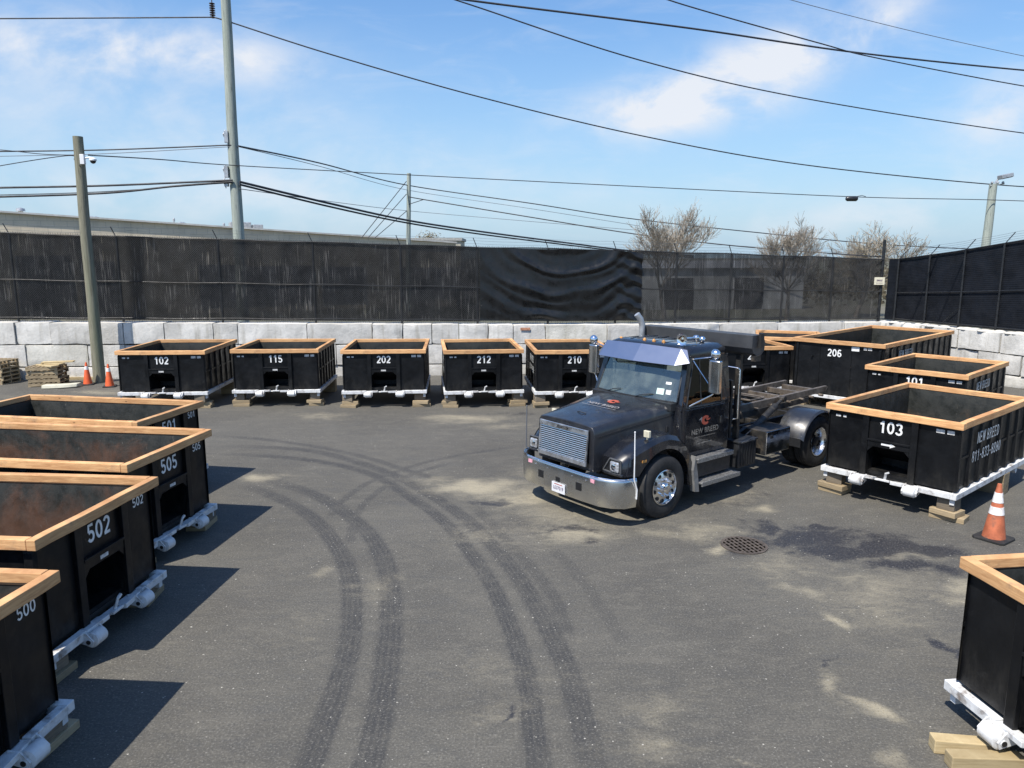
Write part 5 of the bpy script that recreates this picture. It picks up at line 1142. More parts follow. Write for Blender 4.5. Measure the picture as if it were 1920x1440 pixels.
# wheels
def tyre_prof(w, r, rr):
    return [(-w / 2 + .01, rr), (-w / 2 - .006, rr + .05), (-w / 2 - .012, (r + rr) / 2 + .01), (-w / 2 + .002, r - .045), (-w / 2 + .022, r - .012), (-w / 2 + .05, r),
            (-w * .19 - .008, r + .002), (-w * .19, r - .012), (-w * .19 + .008, r + .003), (-.006, r + .004), (0, r - .010), (.006, r + .004), (w * .19 - .008, r + .003), (w * .19, r - .012), (w * .19 + .008, r + .002),
            (w / 2 - .05, r), (w / 2 - .022, r - .012), (w / 2 - .002, r - .045), (w / 2 + .012, (r + rr) / 2 + .01), (w / 2 + .006, rr + .05), (w / 2 - .01, rr)]
def wheel(X, y, r, w, sgn, front, name='wheel', steer=0.0):
    e = empty(name, (X, Y(y), r)); e.parent = TR; s = -sgn; e.rotation_euler = (0, 0, steer)
    mb = MB(); rr = .30; mb.lathe(tyre_prof(w, r, rr) + [(w / 2 - .03, rr - .02), (-w / 2 + .03, rr - .02)], (0, 0, 0), 'y', 56, closed=True)
    mb.build('tyre', MT['rubber'], e, smooth=30)
    f = lambda a: a * s
    if front:
        face = w / 2 - .035
        mb = MB(); prof = [(w / 2 + .004, rr + .006), (w / 2 + .010, rr - .008), (w / 2 - .02, rr - .022), (face + .005, rr - .045), (face + .02, .20), (face + .035, .13), (face + .035, .0)]
        mb.lathe([(f(a), b) for a, b in prof], (0, 0, 0), 'y', 40, caps=False); rim = mb.build('rim', MT['alu'], e, smooth=30)
        for k in range(10):
            a = 2 * math.pi * k / 10 + .2; mb = MB(); c0 = Vector((math.cos(a) * .232, f(face + .020), math.sin(a) * .232)); mb.lathe([(f(-.004), .0), (f(-.004), .034), (f(.006), .033), (f(.0065), .0)], c0, 'y', 12); mb.build('hand_hole', MT['dark'], rim)
        mb = MB(); mb.lathe([(f(face + .03), .085), (f(face + .085), .08), (f(face + .10), .055), (f(face + .10), 0)], (0, 0, 0), 'y', 24)
        for k in range(10): a = 2 * math.pi * k / 10; mb.lathe([(f(face + .03), .017), (f(face + .075), .017), (f(face + .08), .0)], (math.cos(a) * .143, 0, math.sin(a) * .143), 'y', 6)
        mb.build('hub_nuts', CH, e, smooth=40)
    else:
        mb = MB(); prof = [(w / 2 + .004, rr + .006), (w / 2 + .008, rr - .010), (w / 2 - .02, rr - .028), (w / 2 - .07, rr - .055), (w / 2 - .16, rr - .065), (w / 2 - .175, .14), (w / 2 - .175, 0)]
        mb.lathe([(f(a), b) for a, b in prof], (0, 0, 0), 'y', 40, caps=False); rim = mb.build('rim', MT['alu'], e, smooth=30)
        mb = MB(); mb.lathe([(f(w / 2 - .176), .10), (f(w / 2 - .06), .095), (f(w / 2 - .04), .07), (f(w / 2 - .04), 0)], (0, 0, 0), 'y', 20)
        for k in range(10): a = 2 * math.pi * k / 10; mb.lathe([(f(w / 2 - .175), .016), (f(w / 2 - .14), .016), (f(w / 2 - .135), .0)], (math.cos(a) * .142, 0, math.sin(a) * .142), 'y', 6)
        mb.build('hub_nuts', MT['chassis'], e, smooth=40)
    return e
for sgn in (1, -1):
    wheel(1.24, sgn * 1.14, .54, .29, sgn, True, steer=0)
    wheel(6.2, sgn * 1.12, .54, .27, sgn, False); wheel(6.2, sgn * .80, .54, .27, sgn, False)
# emblem and lettering on hood and door
def emblem(M4, s, parent, nm):
    mb = MB(); mb.M = M4; out = []; 
    for k in range(23): a = R(40 + k * 280 / 22); out.append((math.cos(a) * s * 1.35, math.sin(a) * s, 0))
    inn = []
    for k in range(23): a = R(320 - k * 280 / 22); inn.append((math.cos(a) * s * .62 + s * .22, math.sin(a) * s * .42, 0))
    pts = out + inn; n = len(out); mb.add(pts, [(i, i + 1, 2 * n - 2 - i, 2 * n - 1 - i) for i in range(n - 1)])
    mb.add([(s * .1, s * .35, .0), (s * 1.7, s * .25, 0), (s * 1.1, -.15 * s, 0), (s * .3, -s * .1, 0)], [(0, 3, 2, 1)]); mb.build(nm, MT['red'], parent, fix=False)
    mb = MB(); mb.M = M4; mb.add([(-s * 1.2, s * .9, 0), (-s * 2.3, s * .2, 0), (-s * 1.6, s * .25, 0), (-s * 1.3, -s * .4, 0)], [(0, 1, 2, 3)]); mb.build('emblem_wing', MT['hoodlet'], parent, fix=False)
hx_, hy_ = 1.28, 0.0; hz_ = hood_z(hx_) + .012; slope = (hood_z(1.5) - hood_z(1.0)) / .5
B = basis((hx_, Y(hy_ + .02), hz_), (0, -1, 0), (1, 0, slope)); emblem(B, .09, TR, 'hood_emblem')
mb = MB(); B2 = basis((1.04, Y(.0), hood_z(1.04) + .010), (0, -1, 0), (1, 0, slope)); put_text(mb, 'NEW BREED', .125, B2, .003, 1.05)
B3 = basis((.93, Y(.0), hood_z(.93) + .009), (0, -1, 0), (1, 0, slope)); old = mb.M; mb.M = B3
for k in range(26): mb.add([(-.42 + k * .032, -.009, 0), (-.400 + k * .032, -.009, 0), (-.400 + k * .032, .009 + .004 * (k % 3), 0), (-.42 + k * .032, .009, 0)], [(0, 1, 2, 3)])
mb.build('hood_lettering', MT['hoodlet'], TR, fix=False)
YS = 1.14
yd = .982
B = basis((2.50, Y(yd), 1.50), (1, 0, 0), (0, 0, 1)); emblem(B, .085, TR, 'door_emblem')
mb = MB(); put_text(mb, 'NEW BREED', .135, basis((2.50, Y(yd), 1.315), (1, 0, 0), (0, 0, 1)), .003, 1.0); mb.M = basis((2.5, Y(yd), 1.215), (1, 0, 0), (0, 0, 1))
for k in range(24): mb.add([(-.30 + k * .025, -.008, 0), (-.285 + k * .025, -.008, 0), (-.285 + k * .025, .008 + .004 * (k % 3), 0), (-.30 + k * .025, .008, 0)], [(0, 1, 2, 3)])
mb.M = basis((2.5, Y(yd), 1.10), (1, 0, 0), (0, 0, 1)); mb.add([(-.2, -.01, 0), (.2, -.01, 0), (.2, .01, 0), (-.2, .01, 0)], [(0, 1, 2, 3)])
mb.build('door_lettering', MT['doorlet'], TR, fix=False)

# ------------------------------------------------------------------ cones, drain, clutter
def cone(x, y, h, mo, two, label, grp=None, rz=.3):
    p = px(x, y, .02); e = empty('traffic_cone', (p.x, p.y, 0), rz, label=label, cat='traffic cone', group=grp)
    mb = MB(); b = h * .27; mb.prism([(-b * .8, -b, .003), (b * .8, -b, .003), (b, -b * .8, .003), (b, b * .8, .003), (b * .8, b, .003), (-b * .8, b, .003), (-b, b * .8, .003), (-b, -b * .8, .003)], (0, 0, .035)); mb.build('base', MT['rubber'], e, bev=.006)
    r0, r1 = h * .19, h * .035
    def rad(s): return r0 + (r1 - r0) * s
    def seg(s0, s1, m, nm, o=0):
        mb = MB(); mb.lathe([(.038 + h * s0, rad(s0) + o), (.038 + h * s1, rad(s1) + o)], (0, 0, 0), 'z', 28); ob = mb.build(nm, m, e, smooth=60); return ob
    seg(0, 1, mo, 'cone_body')
    for (s0, s1) in two: seg(s0, s1, MT['band'], 'reflective_band', .004)
cone(165, 720, .74, MT['orange'], [(.66, .82)], 'clean orange traffic cone with white collar left of the leaning wooden pole', 'traffic cones')
cone(206, 724, .74, MT['orange'], [(.66, .82)], 'clean orange traffic cone with white collar between the wooden pole and container 102', 'traffic cones')
cone(1863, 1008, .86, MT['orange_old'], [(.44, .58), (.66, .84)], 'scuffed orange traffic cone with two white bands beside container 103', 'traffic cones', .6)
dp = px(1395, 1023); dr = empty('drain_grate', (dp.x, dp.y, 0), .25, label='rusty round drain grate sunk in the asphalt beside the wet patch', cat='drain')
mb = MB(); mb.lathe([(.006, 0), (.006, .33)], (0, 0, 0), 'z', 40); mb.build('pit', MT['pit_shade'], dr)  # flat disc under the bars; shade of the hole painted as dark colour
mb = MB(); mb.lathe([(.004, .35), (.016, .35), (.016, .31), (.004, .31)], (0, 0, 0), 'z', 40, closed=True); mb.build('frame_ring', MT['iron'], dr)
mb = MB()
for k in range(-4, 5):
    x = k * .072; h = math.sqrt(.315 ** 2 - x * x); mb.bb(x - .013, x + .013, -h, h, .007, .017)
for k in range(-2, 3):
    x = k * .11; h = math.sqrt(.315 ** 2 - x * x); mb.bb(-h, h, x - .010, x + .010, .0065, .0135)
mb.build('bars', MT['iron'], dr)
# pallets and lumber by the wooden pole
def pallet(loc, rz, lab):
    e = empty('wooden_pallet', loc, rz, label=lab, cat='pallet', group='pallets stacked by the block wall'); e.scale = (.82, .82, 1)
    for k in range(7): mb = MB(); mb.bb(-.6 + k * .185, -.6 + k * .185 + .1, -.5, .5, .115, .135); mb.build('deck_board', MT['board'], e)
    for y in (-.47, 0, .47): mb = MB(); mb.bb(-.6, .6, y - .025, y + .025, .02, .114); mb.build('stringer', MT['board'], e)
    mb = MB()
    for k in range(3): mb.bb(-.6 + k * .55, -.6 + k * .55 + .1, -.5, .5, 0, .019)
    mb.build('bottom_board', MT['board'], e)
pp = px(76, 726); rn = random.Random(5)
wds = ['bottom', 'second', 'third', 'fourth', 'fifth', 'top']
for k in range(5): pallet((pp.x + rn.uniform(-.03, .03), pp.y + .45 + rn.uniform(-.03, .03), k * .137), .15 + rn.uniform(-.04, .04), '%s pallet of the pale wooden stack left of the cones' % wds[k])
for k in range(3):
    mb = MB(); mb.box((0, 0, .02), (rn.uniform(.7, 1.0), .26, .04)); o = mb.build('plank', MT['pine'], None, bev=.004); o.location = (pp.x + .15 + .1 * k, pp.y + .25 + .15 * k, .687 + .042 * k); o.rotation_euler = (0, 0, rn.uniform(-.5, .5))
    tag(o, ['lowest plank lying on top of the pallet stack', 'middle plank lying askew on the pallet stack', 'uppermost plank on the pallet stack'][k], 'plank', 'planks on the pallet stack')
pq = px(-12, 722); 
for k in range(6): pallet((pq.x - .15, pq.y + .5, k * .137), -.1 + rn.uniform(-.05, .05), '%s pallet of the stack cut off by the left edge' % wds[k])
p2 = px(125, 712)
LB = [('bottom', 0, 0, 0), ('bottom', .3, .01, 0), ('second', .1, 0, .1), ('second', .4, 0, .1), ('top', .2, 0, .2)]
for k, (dy, dz, rz, L) in enumerate([(0, 0, .02, 2.6), (.3, 0, -.03, 2.5), (.62, 0, .03, 2.7), (.1, .1, .05, 2.4), (.45, .1, -.04, 2.3), (.25, .2, .08, 2.2)]):
    mb = MB(); mb.loft([[(-L / 2 + L * q / 6, -.13, 0), (-L / 2 + L * q / 6, .13, 0), (-L / 2 + L * q / 6, .13, .095), (-L / 2 + L * q / 6, -.13, .095)] for q in range(7)])
    o = mb.build('beam', MT['board' if k % 2 else 'pine'], None, bev=.005); o.location = (p2.x - .1, p2.y + dy + .1, dz + .001); o.rotation_euler = (0, 0, rz)
    tag(o, ['front beam on the ground', 'middle beam on the ground', 'rear beam on the ground', 'front beam of the second layer', 'rear beam of the second layer', 'topmost beam'][k] + ' of the lumber pile behind the pallets', 'beam', 'lumber pile by the wall')
pf = px(112, 728); mb = MB(); pts = []
for k in range(9): s = k / 8; pts.append((-.52 + 1.05 * s, -.12 + .26 * s * s, .075 + .02 * s))
mb.loft([[(x, y - .17 * (1 - .3 * abs(.5 - i / 8)), z - .07), (x, y + .17, z - .07), (x, y + .13, z + .05), (x, y - .12, z + .05)] for i, (x, y, z) in enumerate(pts)])
o = mb.build('foam_slab', MT['foam'], None, bev=.02, smooth=60); o.location = (pf.x, pf.y + .1, 0.0); tag(o, 'bent off white slab lying on the asphalt in front of the pallets', 'slab')

# ------------------------------------------------------------------ poles and wires
def pole(name, base, top, r0, r1, m, label, seg=14):
    e = empty(name, (base[0], base[1], 0), label=label, cat='utility pole')
    mb = MB(); b = Vector((0, 0, base[2] - .1)); tp = Vector((top[0] - base[0], top[1] - base[1], top[2])); pts = []; rs = []
    for k in range(seg + 1):
        s = k / seg; p = b.lerp(tp, s); p += Vector((mnoise.noise(Vector((s * 3, base[0], 0))), mnoise.noise(Vector((s * 3, 9, base[0]))), 0)) * .04; pts.append(p); rs.append(r0 + (r1 - r0) * s)
    mb.tube(pts, rs, 16); mb.build('shaft', m, e, smooth=50); return e
b1 = px(187, 717); t1 = pd(145, 256, b1.y); P1 = pole('wooden_pole', (b1.x, b1.y, 0), t1, .20, .155, MT['pole'], 'short weathered wooden pole with a dome camera standing in the yard')
c1 = pd(172, 300, b1.y - .1); cm = empty('security_camera', (c1.x, c1.y, c1.z), label='white dome security camera fixed near the top of the short wooden pole', cat='camera')
mb = MB(); mb.box((-.30, 0, .02), (.14, .12, .32)); mb.build('junction_box', MT['whiteplastic'], cm, bev=.01)
mb = MB(); mb.tube([(-.23, 0, .06), (-.08, 0, .08), (.02, 0, .06)], .028, 8); mb.build('arm', MT['whiteplastic'], cm, smooth=60)
mb = MB(); mb.lathe([(.08, 0), (.075, .06), (.03, .11), (-.02, .115), (-.02, 0)], (.04, 0, 0), 'z', 20); mb.build('housing', MT['whiteplastic'], cm, smooth=40)
mb = MB(); mb.sphere((.04, 0, -.03), .092, 16, 10); mb.build('dome', MT['darkglass'], cm, smooth=60)
mb = MB(); q = Vector((b1.x + .30, b1.y - .05, 0)); D2 = 34
b2 = pd(446, 460, D2); t2 = pd(421, -30, D2); P2 = pole('utility_pole', (b2.x, D2, 0), (t2.x, D2, t2.z), .27, .20, MT['polegrey'], 'tall grey utility pole rising behind the fence at left')
D3 = 60; b3 = pd(762, 470, D3); t3 = pd(767, 325, D3); P3 = pole('utility_pole', (b3.x, D3, 0), (t3.x, D3, t3.z), .20, .16, MT['polegrey'], 'thin distant utility pole with guy wires behind the middle of the fence')
D4 = 40; b4 = pd(1848, 445, D4); t4 = pd(1863, 345, D4); P4 = pole('light_pole', (b4.x, D4, 0), (t4.x, D4, t4.z), .27, .19, MT['polegrey'], 'grey pole carrying a floodlight behind the right fence')
q4 = t4; mb = MB(); o4 = Vector((b4.x, D4, 0)); r = lambda x, y, z: (q4.x - b4.x + x, y, q4.z + z)
mb.tube([r(0, 0, -.5), r(.1, 0, .1), r(.25, 0, .3)], .05, 8); mb.tube([r(-.25, -.1, -.1), r(.5, -.1, .0)], .03, 6)
for x in (-.15, .15, .42): mb.sphere(r(x, -.1, .06), .07, 8, 6)
mb.build('bracket', MT['galv'], P4)
mb = MB(); mb.box(r(.45, -.2, .38), (.62, .42, .2), ry=R(-12)); mb.build('floodlight', MT['galv'], P4, bev=.03)
mb = MB(); mb.box(r(.45, -.24, .27), (.5, .32, .02), ry=R(-12)); mb.build('lamp_glass', MT['darkglass'], P4)
# hardware on the tall pole
i0 = pd(400, 12, D2); i1 = pd(399, 33, D2); INS = MB()
zz = np.linspace(i0.z + .1, i1.z, 7)
for z in zz: INS.lathe([(-.03, .03), (0, .12), (.02, .12), (.05, .03)], (i1.x - b2.x, 0, z), 'z', 14)
INS.tube([(i1.x - b2.x, 0, i0.z + .6), (i1.x - b2.x, 0, i1.z)], .02, 6); INS.build('insulator_string', simple('brown_insulator', (.05, .035, .03), .3), P2, smooth=40)
mb = MB(); mb.beam((i1.x - b2.x - .05, 0, i0.z + .6), (t2.x - b2.x + .1, 0, i0.z + .75), .1, .1); mb.build('insulator_arm', MT['galv'], P2)
for y_ in (258, 323, 345):
    mb = MB(); q = pd(432, y_, D2); mb.box((q.x - b2.x - .1, -.18, q.z), (.16, .16, .5 if y_ != 345 else .25)); mb.tube([(q.x - b2.x - .12, -.2, q.z + .3), (q.x - b2.x - .22, -.25, q.z + .1), (q.x - b2.x - .12, -.2, q.z - .2)], .025, 6); mb.build('line_clamp', MT['galv'], P2)
def wire(pts, r, label, m='wire', grp='overhead wires', segs=10):
    """pts: (photo x, photo y, distance) support points of one wire"""
    P = [pd(*p) for p in pts]; out = []
    for i in range(len(P) - 1):
        p0 = P[max(i - 1, 0)]; p1 = P[i]; p2 = P[i + 1]; p3 = P[min(i + 2, len(P) - 1)]
        for k in range(segs):
            s = k / segs; out.append(.5 * ((2 * p1) + (p2 - p0) * s + (2 * p0 - 5 * p1 + 4 * p2 - p3) * s * s + (3 * p1 - p0 - 3 * p2 + p3) * s ** 3))
    out.append(P[-1]); mb = MB(); mb.tube(out, r, 5); o = mb.build('overhead_wire', MT[m], None, smooth=80, fix=False); tag(o, label, 'wire', grp); return o
wire([(-200, 36, 33.7), (0, 35, 33.9), (250, 33.5, 34), (399, 32.5, 34)], .030, 'black wire from the upper left edge to the insulator of the tall pole')
wire([(399, 32.5, 34), (430, 41, 34), (620, 102, 34.6), (900, 182, 36), (1200, 254, 38), (1500, 308, 40), (1863, 346, 42), (2100, 358, 43)], .030, 'long sagging wire from the tall pole insulator down to the light pole at right')
wire([(780, -24, 22), (885, 10, 22.5), (1200, 113, 24), (1500, 183, 27), (1900, 247, 30), (2150, 275, 32)], .021, 'wire crossing the sky from top centre to the right edge below the others')
wire([(830, -6, 20), (950, 10, 20.5), (1300, 54, 22), (1600, 98, 24), (1900, 130, 26), (2150, 150, 28)], .028, 'thickest wire crossing the upper right sky')
wire([(1180, -28, 20), (1285, 10, 20.5), (1540, 82, 22), (1640, 108, 23), (1900, 158, 25), (2100, 190, 27)], .018, 'thin wire crossing the thickest one in the upper right sky')
wire([(1400, -24, 28), (1520, 10, 28), (1700, 56, 29), (1900, 101, 30), (2100, 140, 31)], .012, 'faint grey wire in the top right corner of the sky', 'wiregrey')
wire([(-200, 286, 33), (0, 284, 33.5), (200, 281, 34), (434, 272, 33.8)], .030, 'upper black cable from the left edge to the upper clamp of the tall pole')
wire([(-200, 296, 33), (0, 293, 33.5), (200, 288, 34), (434, 275, 33.8)], .014, 'thin grey cable just below the upper black cable at left', 'wiregrey')
wire([(447, 274, 33.8), (600, 306, 44), (762, 347, 59.8), (1000, 382, 60), (1175, 409, 60), (1400, 434, 60), (1650, 458, 60), (1900, 470, 60)], .040, 'thick spliced wire from the tall pole past the distant pole towards the bare trees')
wire([(447, 275, 33.8), (600, 312, 44), (762, 356, 59.8), (1000, 392, 60), (1200, 424, 60)], .018, 'thin grey wire hanging under the thick spliced one', 'wiregrey')
w7 = wire([(165, 291, 25.6), (300, 299, 28), (437, 310, 33.7), (767, 328, 36), (1180, 349, 37), (1600, 369, 38.5), (1863, 375, 39.7), (2100, 384, 41)], .020, 'straight wire from the short wooden pole across to the light pole')
wire([(-200, 356, 32), (0, 352, 33), (200, 348, 33.6), (436, 338, 33.7)], .045, 'thick black telephone cable from the left edge, upper of the pair')
wire([(-200, 372, 32), (0, 369, 33), (200, 362, 33.6), (330, 349, 33.7), (436, 341, 33.7)], .045, 'thick black telephone cable from the left edge, lower of the pair')
wire([(-200, 368, 32), (0, 365.5, 33), (200, 359, 33.6), (400, 345, 33.7), (436, 343, 33.7)], .018, 'thin wire running beside the lower telephone cable')
wire([(449, 341, 33.7), (620, 382, 38), (763, 413, 43), (900, 434, 48), (1060, 455, 52), (1180, 470, 55), (1300, 480, 58)], .058, 'thick telephone cable sagging from the tall pole to the fence, upper of the pair')
wire([(449, 346, 33.7), (620, 388, 38), (763, 418, 43), (900, 439, 48), (1060, 459, 52), (1180, 473, 55), (1300, 483, 58)], .048, 'thick telephone cable sagging from the tall pole to the fence, lower of the pair')
wire([(449, 354, 33.7), (620, 378, 44), (762, 395, 59.8), (980, 414, 60), (1200, 432, 60)], .018, 'thin grey wire above the sagging telephone cables', 'wiregrey')
wire([(767, 369, 59.8), (800, 375, 58), (1000, 408, 56), (1200, 440, 54), (1400, 463, 52), (1660, 482, 50)], .040, 'wire from the distant pole down towards the corner of the fence')
wire([(-100, 332, 27), (0, 311, 27), (125, 292, 26), (140, 300, 25.8), (150, 311, 25.4)], .016, 'slack wire from the left edge drooping onto the short wooden pole')
wire([(-100, 276, 27), (0, 281, 27), (80, 289, 26), (143, 291, 25.6)], .014, 'thin wire from the left edge to the top of the short wooden pole')
for (a, b, l) in [((762, 340, 60), (678, 446, 56), 'outer left guy wire of the distant pole'), ((762, 364, 60), (690, 446, 57), 'middle left guy wire of the distant pole'), ((762, 396, 60), (703, 446, 58), 'lowest left guy wire of the distant pole'), ((764, 384, 60), (795, 374, 58.5), 'short stay on the right of the distant pole')]:
    wire([a, b], .03, l, grp='guy wires')
jb = pd(1597, 372.5, 38.4); mb = MB(); mb.lathe([(-.30, 0), (-.29, .08), (-.22, .13), (.22, .13), (.29, .08), (.30, 0)], (jb.x, jb.y, jb.z), 'x', 14); mb.tube([(jb.x + .2, jb.y, jb.z + .1), (jb.x + .5, jb.y, jb.z + .16), (jb.x + .7, jb.y, jb.z + .1)], .015, 5)
tag(mb.build('splice_case', MT['plastic'], None, smooth=40), 'black splice case hanging on the straight wire at right', 'splice case')

# ------------------------------------------------------------------ buildings beyond
def block_bldg():
    a = pd(-140, 389, 50); b = pd(855, 456, 66); a = Vector((a.x, a.y, 0)); b = Vector((b.x, b.y, 0)); d = (b - a); L = d.length; d.normalize(); nrm = Vector((-d.y, d.x, 0)); 
    def ztop(s):
        p = a + d * (s * L); return (7.05 - .35 * s)
    za = pd(-140, 389, 50).z; zb_ = pd(855, 456, 66).z
    e = empty('warehouse', a, math.atan2(d.y, d.x), label='long low pale concrete block warehouse with roof vents behind the fence', cat='building')
    m, t = mat('pale_block_wall'); v = coords(t)
    br = t.n('ShaderNodeTexBrick'); t.l(t.mapv(v, (1, 1, 1), rot=(R(90), 0, 0)), br.inputs['Vector']); br.inputs['Scale'].default_value = 1.0; br.inputs['Brick Width'].default_value = .8; br.inputs['Row Height'].default_value = .4; br.inputs['Mortar Size'].default_value = .012
    br.inputs['Color1'].default_value = (.54, .46, .34, 1); br.inputs['Color2'].default_value = (.60, .52, .39, 1); br.inputs['Mortar'].default_value = (.34, .31, .25, 1)
    n = t.noise(t.mapv(v, (.6, .6, .15)), 1.2, 7, .6); c = t.mix(t.math('MULTIPLY', t.mr(n, .45, .75), .5), br.outputs[0], (.27, .25, .20)); t.l(c, t.p.inputs['Base Color']); t.p.inputs['Roughness'].default_value = .9
    mb = MB(); D = 18
    mb.add([(0, 0, 0), (L, 0, 0), (L, 0, zb_), (0, 0, za), (0, D, 0), (L, D, 0), (L, D, zb_), (0, D, za)], [(0, 1, 2, 3), (1, 5, 6, 2), (5, 4, 7, 6), (4, 0, 3, 7), (3, 2, 6, 7)]); mb.build('wall', m, e)
    cp = MB(); cp.beam((0, -.04, za + .06), (L, -.04, zb_ + .06), .4, .12); cp.build('coping', simple('pale_coping', (.47, .46, .43), .7, 0, .15, 2), e)
    def S_at(xp, yp=500):
        for k in range(2001):
            s = k / 2000; p = a + d * (L * s); zc = p.y * math.cos(PITCH) - (4 - EYE) * math.sin(PITCH)
            if 960 + FPX * p.x / zc >= xp: return L * s
        return L
    for xa, xb, z0, z1 in [(-60, -20, .8, 3.0), (30, 130, 0, 4.4), (150, 212, 0, 4.0), (372, 440, .6, 3.7), (455, 585, .6, 3.6), (602, 682, .6, 3.5), (752, 862, .8, 3.4)]:
        s0, s1 = S_at(xa), S_at(xb); f = MB(); f.bb(s0, s1, -.06, .02, z0, z1); w_ = f.build('door' if z0 == 0 else 'window', simple('dark_opening', (.10, .10, .10), .6), e)
        f = MB(); k = max(1, int((s1 - s0) / 3)); 
        for i in range(k + 1): xx = s0 + (s1 - s0) * i / k; f.bb(xx - .05, xx + .05, -.1, -.061, z0, z1)
        f.build('frame', MT['galv'], w_)
    for xp, h, r_ in [(40, .45, .3), (175, .2, .28), (183, .2, .28), (333, .5, .09), (345, .22, .25), (350, .22, .22), (428, .38, .1)]:
        s = S_at(xp); f = MB(); z = za + (zb_ - za) * s / L; f.lathe([(0, r_ * .5), (h * .6, r_ * .5), (h * .6, r_), (h, r_ * .9), (h + .08, 0)], (s, 2.0, z), 'z', 14); f.build('roof_vent', MT['galv'], e, smooth=40)
    s = S_at(468); f = MB(); z = za + (zb_ - za) * s / L; f.bb(s - 1.1, s + .5, 2, 3.5, z, z + .62); f.bb(s + .6, s + 1.4, 2, 3, z, z + .45); f.build('roof_unit', MT['galv'], e, bev=.05)
block_bldg()
# second low building and far scrub
e2 = pd(825, 450, 95); eb2 = empty('shed', (e2.x, 95, 0), label='small flat roofed building beyond the distant pole', cat='building')
mb = MB(); mb.bb(-4.2, 2.6, 0, 8, 0, e2.z - .1); mb.build('wall', simple('tan_wall', (.40, .37, .30), .9, 0, .1, 1), eb2); mb = MB(); mb.bb(-4.4, 2.8, -.2, 8.2, e2.z - .1, e2.z + .25); mb.build('roof', simple('grey_roof', (.30, .30, .28), .8), eb2)
mb = MB(); mb.bb(-3, -1.8, -.03, 0, .0, 2.2); mb.bb(-.6, 1.2, -.03, 0, 1.0, 2.2); mb.build('opening', MT['dark'], eb2)
# lot behind the right part of the fence
lot = empty('storage_shed', (19.5, 62, 0), .1, label='low grey shed in the lot behind the bare trees', cat='building')
mb = MB(); mb.bb(-9, 5, 0, 7, 0, 3.4); mb.build('wall', simple('pale_grey_shed', (.36, .37, .37), .8, 0, .15, 1), lot); mb = MB(); mb.prism([(-9.3, -.3, 3.4), (-9.3, 3.5, 4.0), (-9.3, 7.3, 3.4)], (14.6, 0, 0)); mb.build('roof', simple('shed_roof', (.22, .23, .24), .7), lot)
mb = MB(); mb.bb(-7, -4.5, -.04, 0, 0, 2.6); mb.bb(-1, 1.5, -.04, 0, 0, 2.6); mb.build('door', MT['dark'], lot)

# ------------------------------------------------------------------ bare trees
def bare_tree(x, d, ztop, spread, label, seed, budm, density=1.0, zc=None):
    rn = random.Random(seed); e = empty('bare_tree', (x, d, 0), label=label, cat='tree', group='bare trees behind the fence')
    mb = MB(); tw = MB(); bd = MB(); H = ztop
    def grow(p, dr, L, r, lv):
        n = 4; pts = [p]; rs = [r]; q = p.copy(); dd = dr.copy()
        for k in range(n):
            dd = (dd + Vector((rn.gauss(0, .13), rn.gauss(0, .13), rn.gauss(.05, .08)))).normalized(); q = q + dd * L / n; pts.append(q.copy()); rs.append(r * (1 - .45 * (k + 1) / n))
        rs = [max(q_, .011) for q_ in rs]; (mb if lv < 3 else tw).tube(pts, rs, 6 if lv < 2 else 3, cap=False)
        if lv >= 5:
            for s in range(7):
                c = pts[rn.randint(1, n)] + Vector((rn.gauss(0, .06), rn.gauss(0, .06), rn.gauss(0, .06))); sz = rn.uniform(.014, .034); a = Vector((rn.gauss(0, 1), rn.gauss(0, 1), rn.gauss(0, 1))).normalized(); b = a.cross(Vector((0, 0, 1))).normalized()
                bd.add([c - a * sz, c + b * sz * .6, c + a * sz, c - b * sz * .6], [(0, 1, 2, 3)])
            return
        nb = {0: 5, 1: 5, 2: 5, 3: 4, 4: 4}[lv]
        for k in range(nb):
            s = (rn.uniform(.35, 1.0) if lv else .55 + .45 * k / nb) if k else 1.0; i = min(n - 1, int(s * n)); f = s * n - i; q0 = pts[i].lerp(pts[i + 1], f)
            az = rn.uniform(0, 2 * math.pi) if lv else 2 * math.pi * (k / nb) + rn.random() * .8; tilt = (.62 + .1 * rn.random() if k else .05) if lv == 0 else (rn.uniform(.35, .75) if k else .12)
            ax = dd.cross(Vector((math.cos(az), math.sin(az), .01))).normalized(); nd = (Matrix.Rotation(tilt, 3, ax) @ dd)
            nd = Vector((nd.x * spread, nd.y * spread, nd.z + .15)).normalized(); grow(q0, nd, L * (rn.uniform(.68, .74) if lv < 2 else rn.uniform(.60, .80)), r * (1 - .45 * s) * .68, lv + 1)
    grow(Vector((0, 0, -.1)), Vector((rn.uniform(-.02, .02), 0, 1)), H * .36, H * .024, 0)
    # fit to the wanted height
    zs = max(v[2] for v in tw.v); k = H / zs
    for B_ in (mb, tw, bd): B_.v = [(v[0] * k, v[1] * k, v[2] * k) for v in B_.v]
    mb.build('trunk', MT['bark'], e, smooth=60, fix=False); tw.build('twigs', MT['bud'], e, fix=False); bd.build('buds', MT[budm], e, fix=False)
for (xp, yt, d, sp, sd0, bm_, lb) in [(1255, 368, 50, 1.12, 3, 'bud', 'tallest bare tree with greyish twigs, left of the three behind the fence'), (1487, 394, 50, 1.2, 8, 'bud', 'bare tree with fine grey twigs, middle of the three behind the fence'), (1618, 410, 52, 1.5, 15, 'budgreen', 'bare tree with yellowish buds, nearest the fence corner')]:
    p = pd(xp, yt, d); bare_tree(p.x, d, p.z, sp, lb, sd0, bm_)
pt = pd(803, 441, 100); e = empty('bushy_tree', (pt.x, 100, 0), label='small rusty green tree top showing over the distant building', cat='tree')
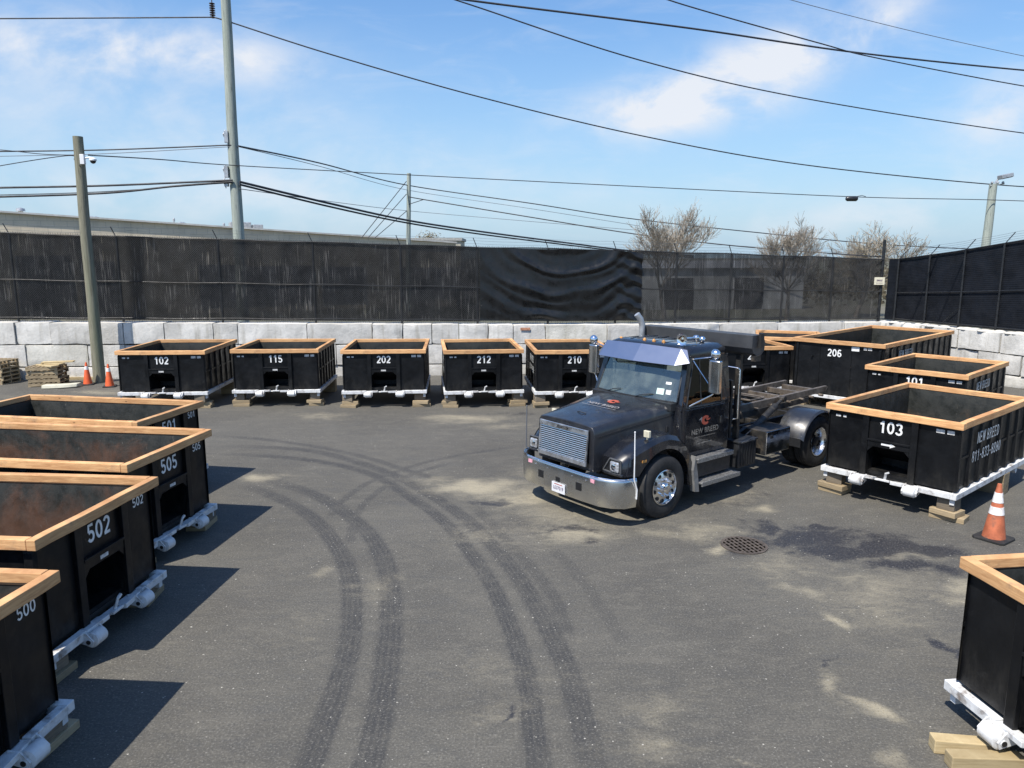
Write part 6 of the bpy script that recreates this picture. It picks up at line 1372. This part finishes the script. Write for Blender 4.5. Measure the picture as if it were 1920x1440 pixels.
mb = MB(); mb.tube([(0, 0, 0), (0, 0, pt.z - 1)], [.3, .15], 8); mb.build('trunk', MT['bark'], e)
mb = MB(); rn = random.Random(2)
for k in range(1400):
    v = Vector((rn.gauss(0, .75), rn.gauss(0, .7), rn.gauss(0, .55))); c = Vector((0, 0, pt.z - .9)) + v; a = Vector((rn.gauss(0, 1), rn.gauss(0, 1), rn.gauss(0, 1))).normalized() * .12; b = a.cross(Vector((0, 0, 1))) ; mb.add([c - a, c + b, c + a, c - b], [(0, 1, 2, 3)])
mb.build('crown', simple('olive_foliage', (.16, .12, .05), .9, 0, .4, 1), e, fix=False)
# scrub beyond the fence
mb = MB(); rn = random.Random(4)
for k in range(9000):
    x = rn.uniform(-6, 48); d = rn.uniform(66, 84); hgt = max(.2, 2.6 + 1.3 * mnoise.noise(Vector((x * .35, d * .2, 0))) + rn.gauss(0, .25)); c = Vector((x, d, rn.random() ** .6 * hgt)); a = Vector((rn.gauss(0, 1), rn.gauss(0, .5), rn.gauss(0, 1))).normalized() * rn.uniform(.10, .28); b = a.cross(Vector((0, 1, 0))) * .7
    mb.add([c - a, c + b, c + a, c - b], [(0, 1, 2, 3)])
tag(mb.build('scrub', simple('winter_scrub', (.10, .085, .055), .95, 0, .5, .6), None, fix=False), 'brownish scrub growing beyond the bare trees', 'scrub', kind='stuff')

# ------------------------------------------------------------------ loose grit on the asphalt
mb = MB(); rn = random.Random(21)
for k in range(1500):
    x = rn.uniform(-9, 10); y = rn.uniform(3.6, 24) if rn.random() < .4 else rn.uniform(3.6, 12)
    cl = mnoise.noise(Vector((x * .6, y * .6, 2)))
    if cl < rn.uniform(-.35, .35): continue
    r = rn.uniform(.003, .009) * (1.6 if rn.random() < .06 else 1); a = rn.random() * 6.28; e = rn.uniform(1, 2.4)
    ca, sa = math.cos(a), math.sin(a); q = [(r * e, 0), (0, r), (-r * e * .8, r * .2), (0, -r * .9)]
    mb.add([(x + u * ca - v * sa, y + u * sa + v * ca, .0005) for u, v in q] + [(x, y, r * .9)], [(0, 1, 4), (1, 2, 4), (2, 3, 4), (3, 0, 4)])
tag(mb.build('gravel', simple('pale_grit', (.27, .26, .23), .9, 0, .5, .9), None, fix=False), 'pale grit and pebbles scattered over the asphalt', 'gravel', kind='stuff')
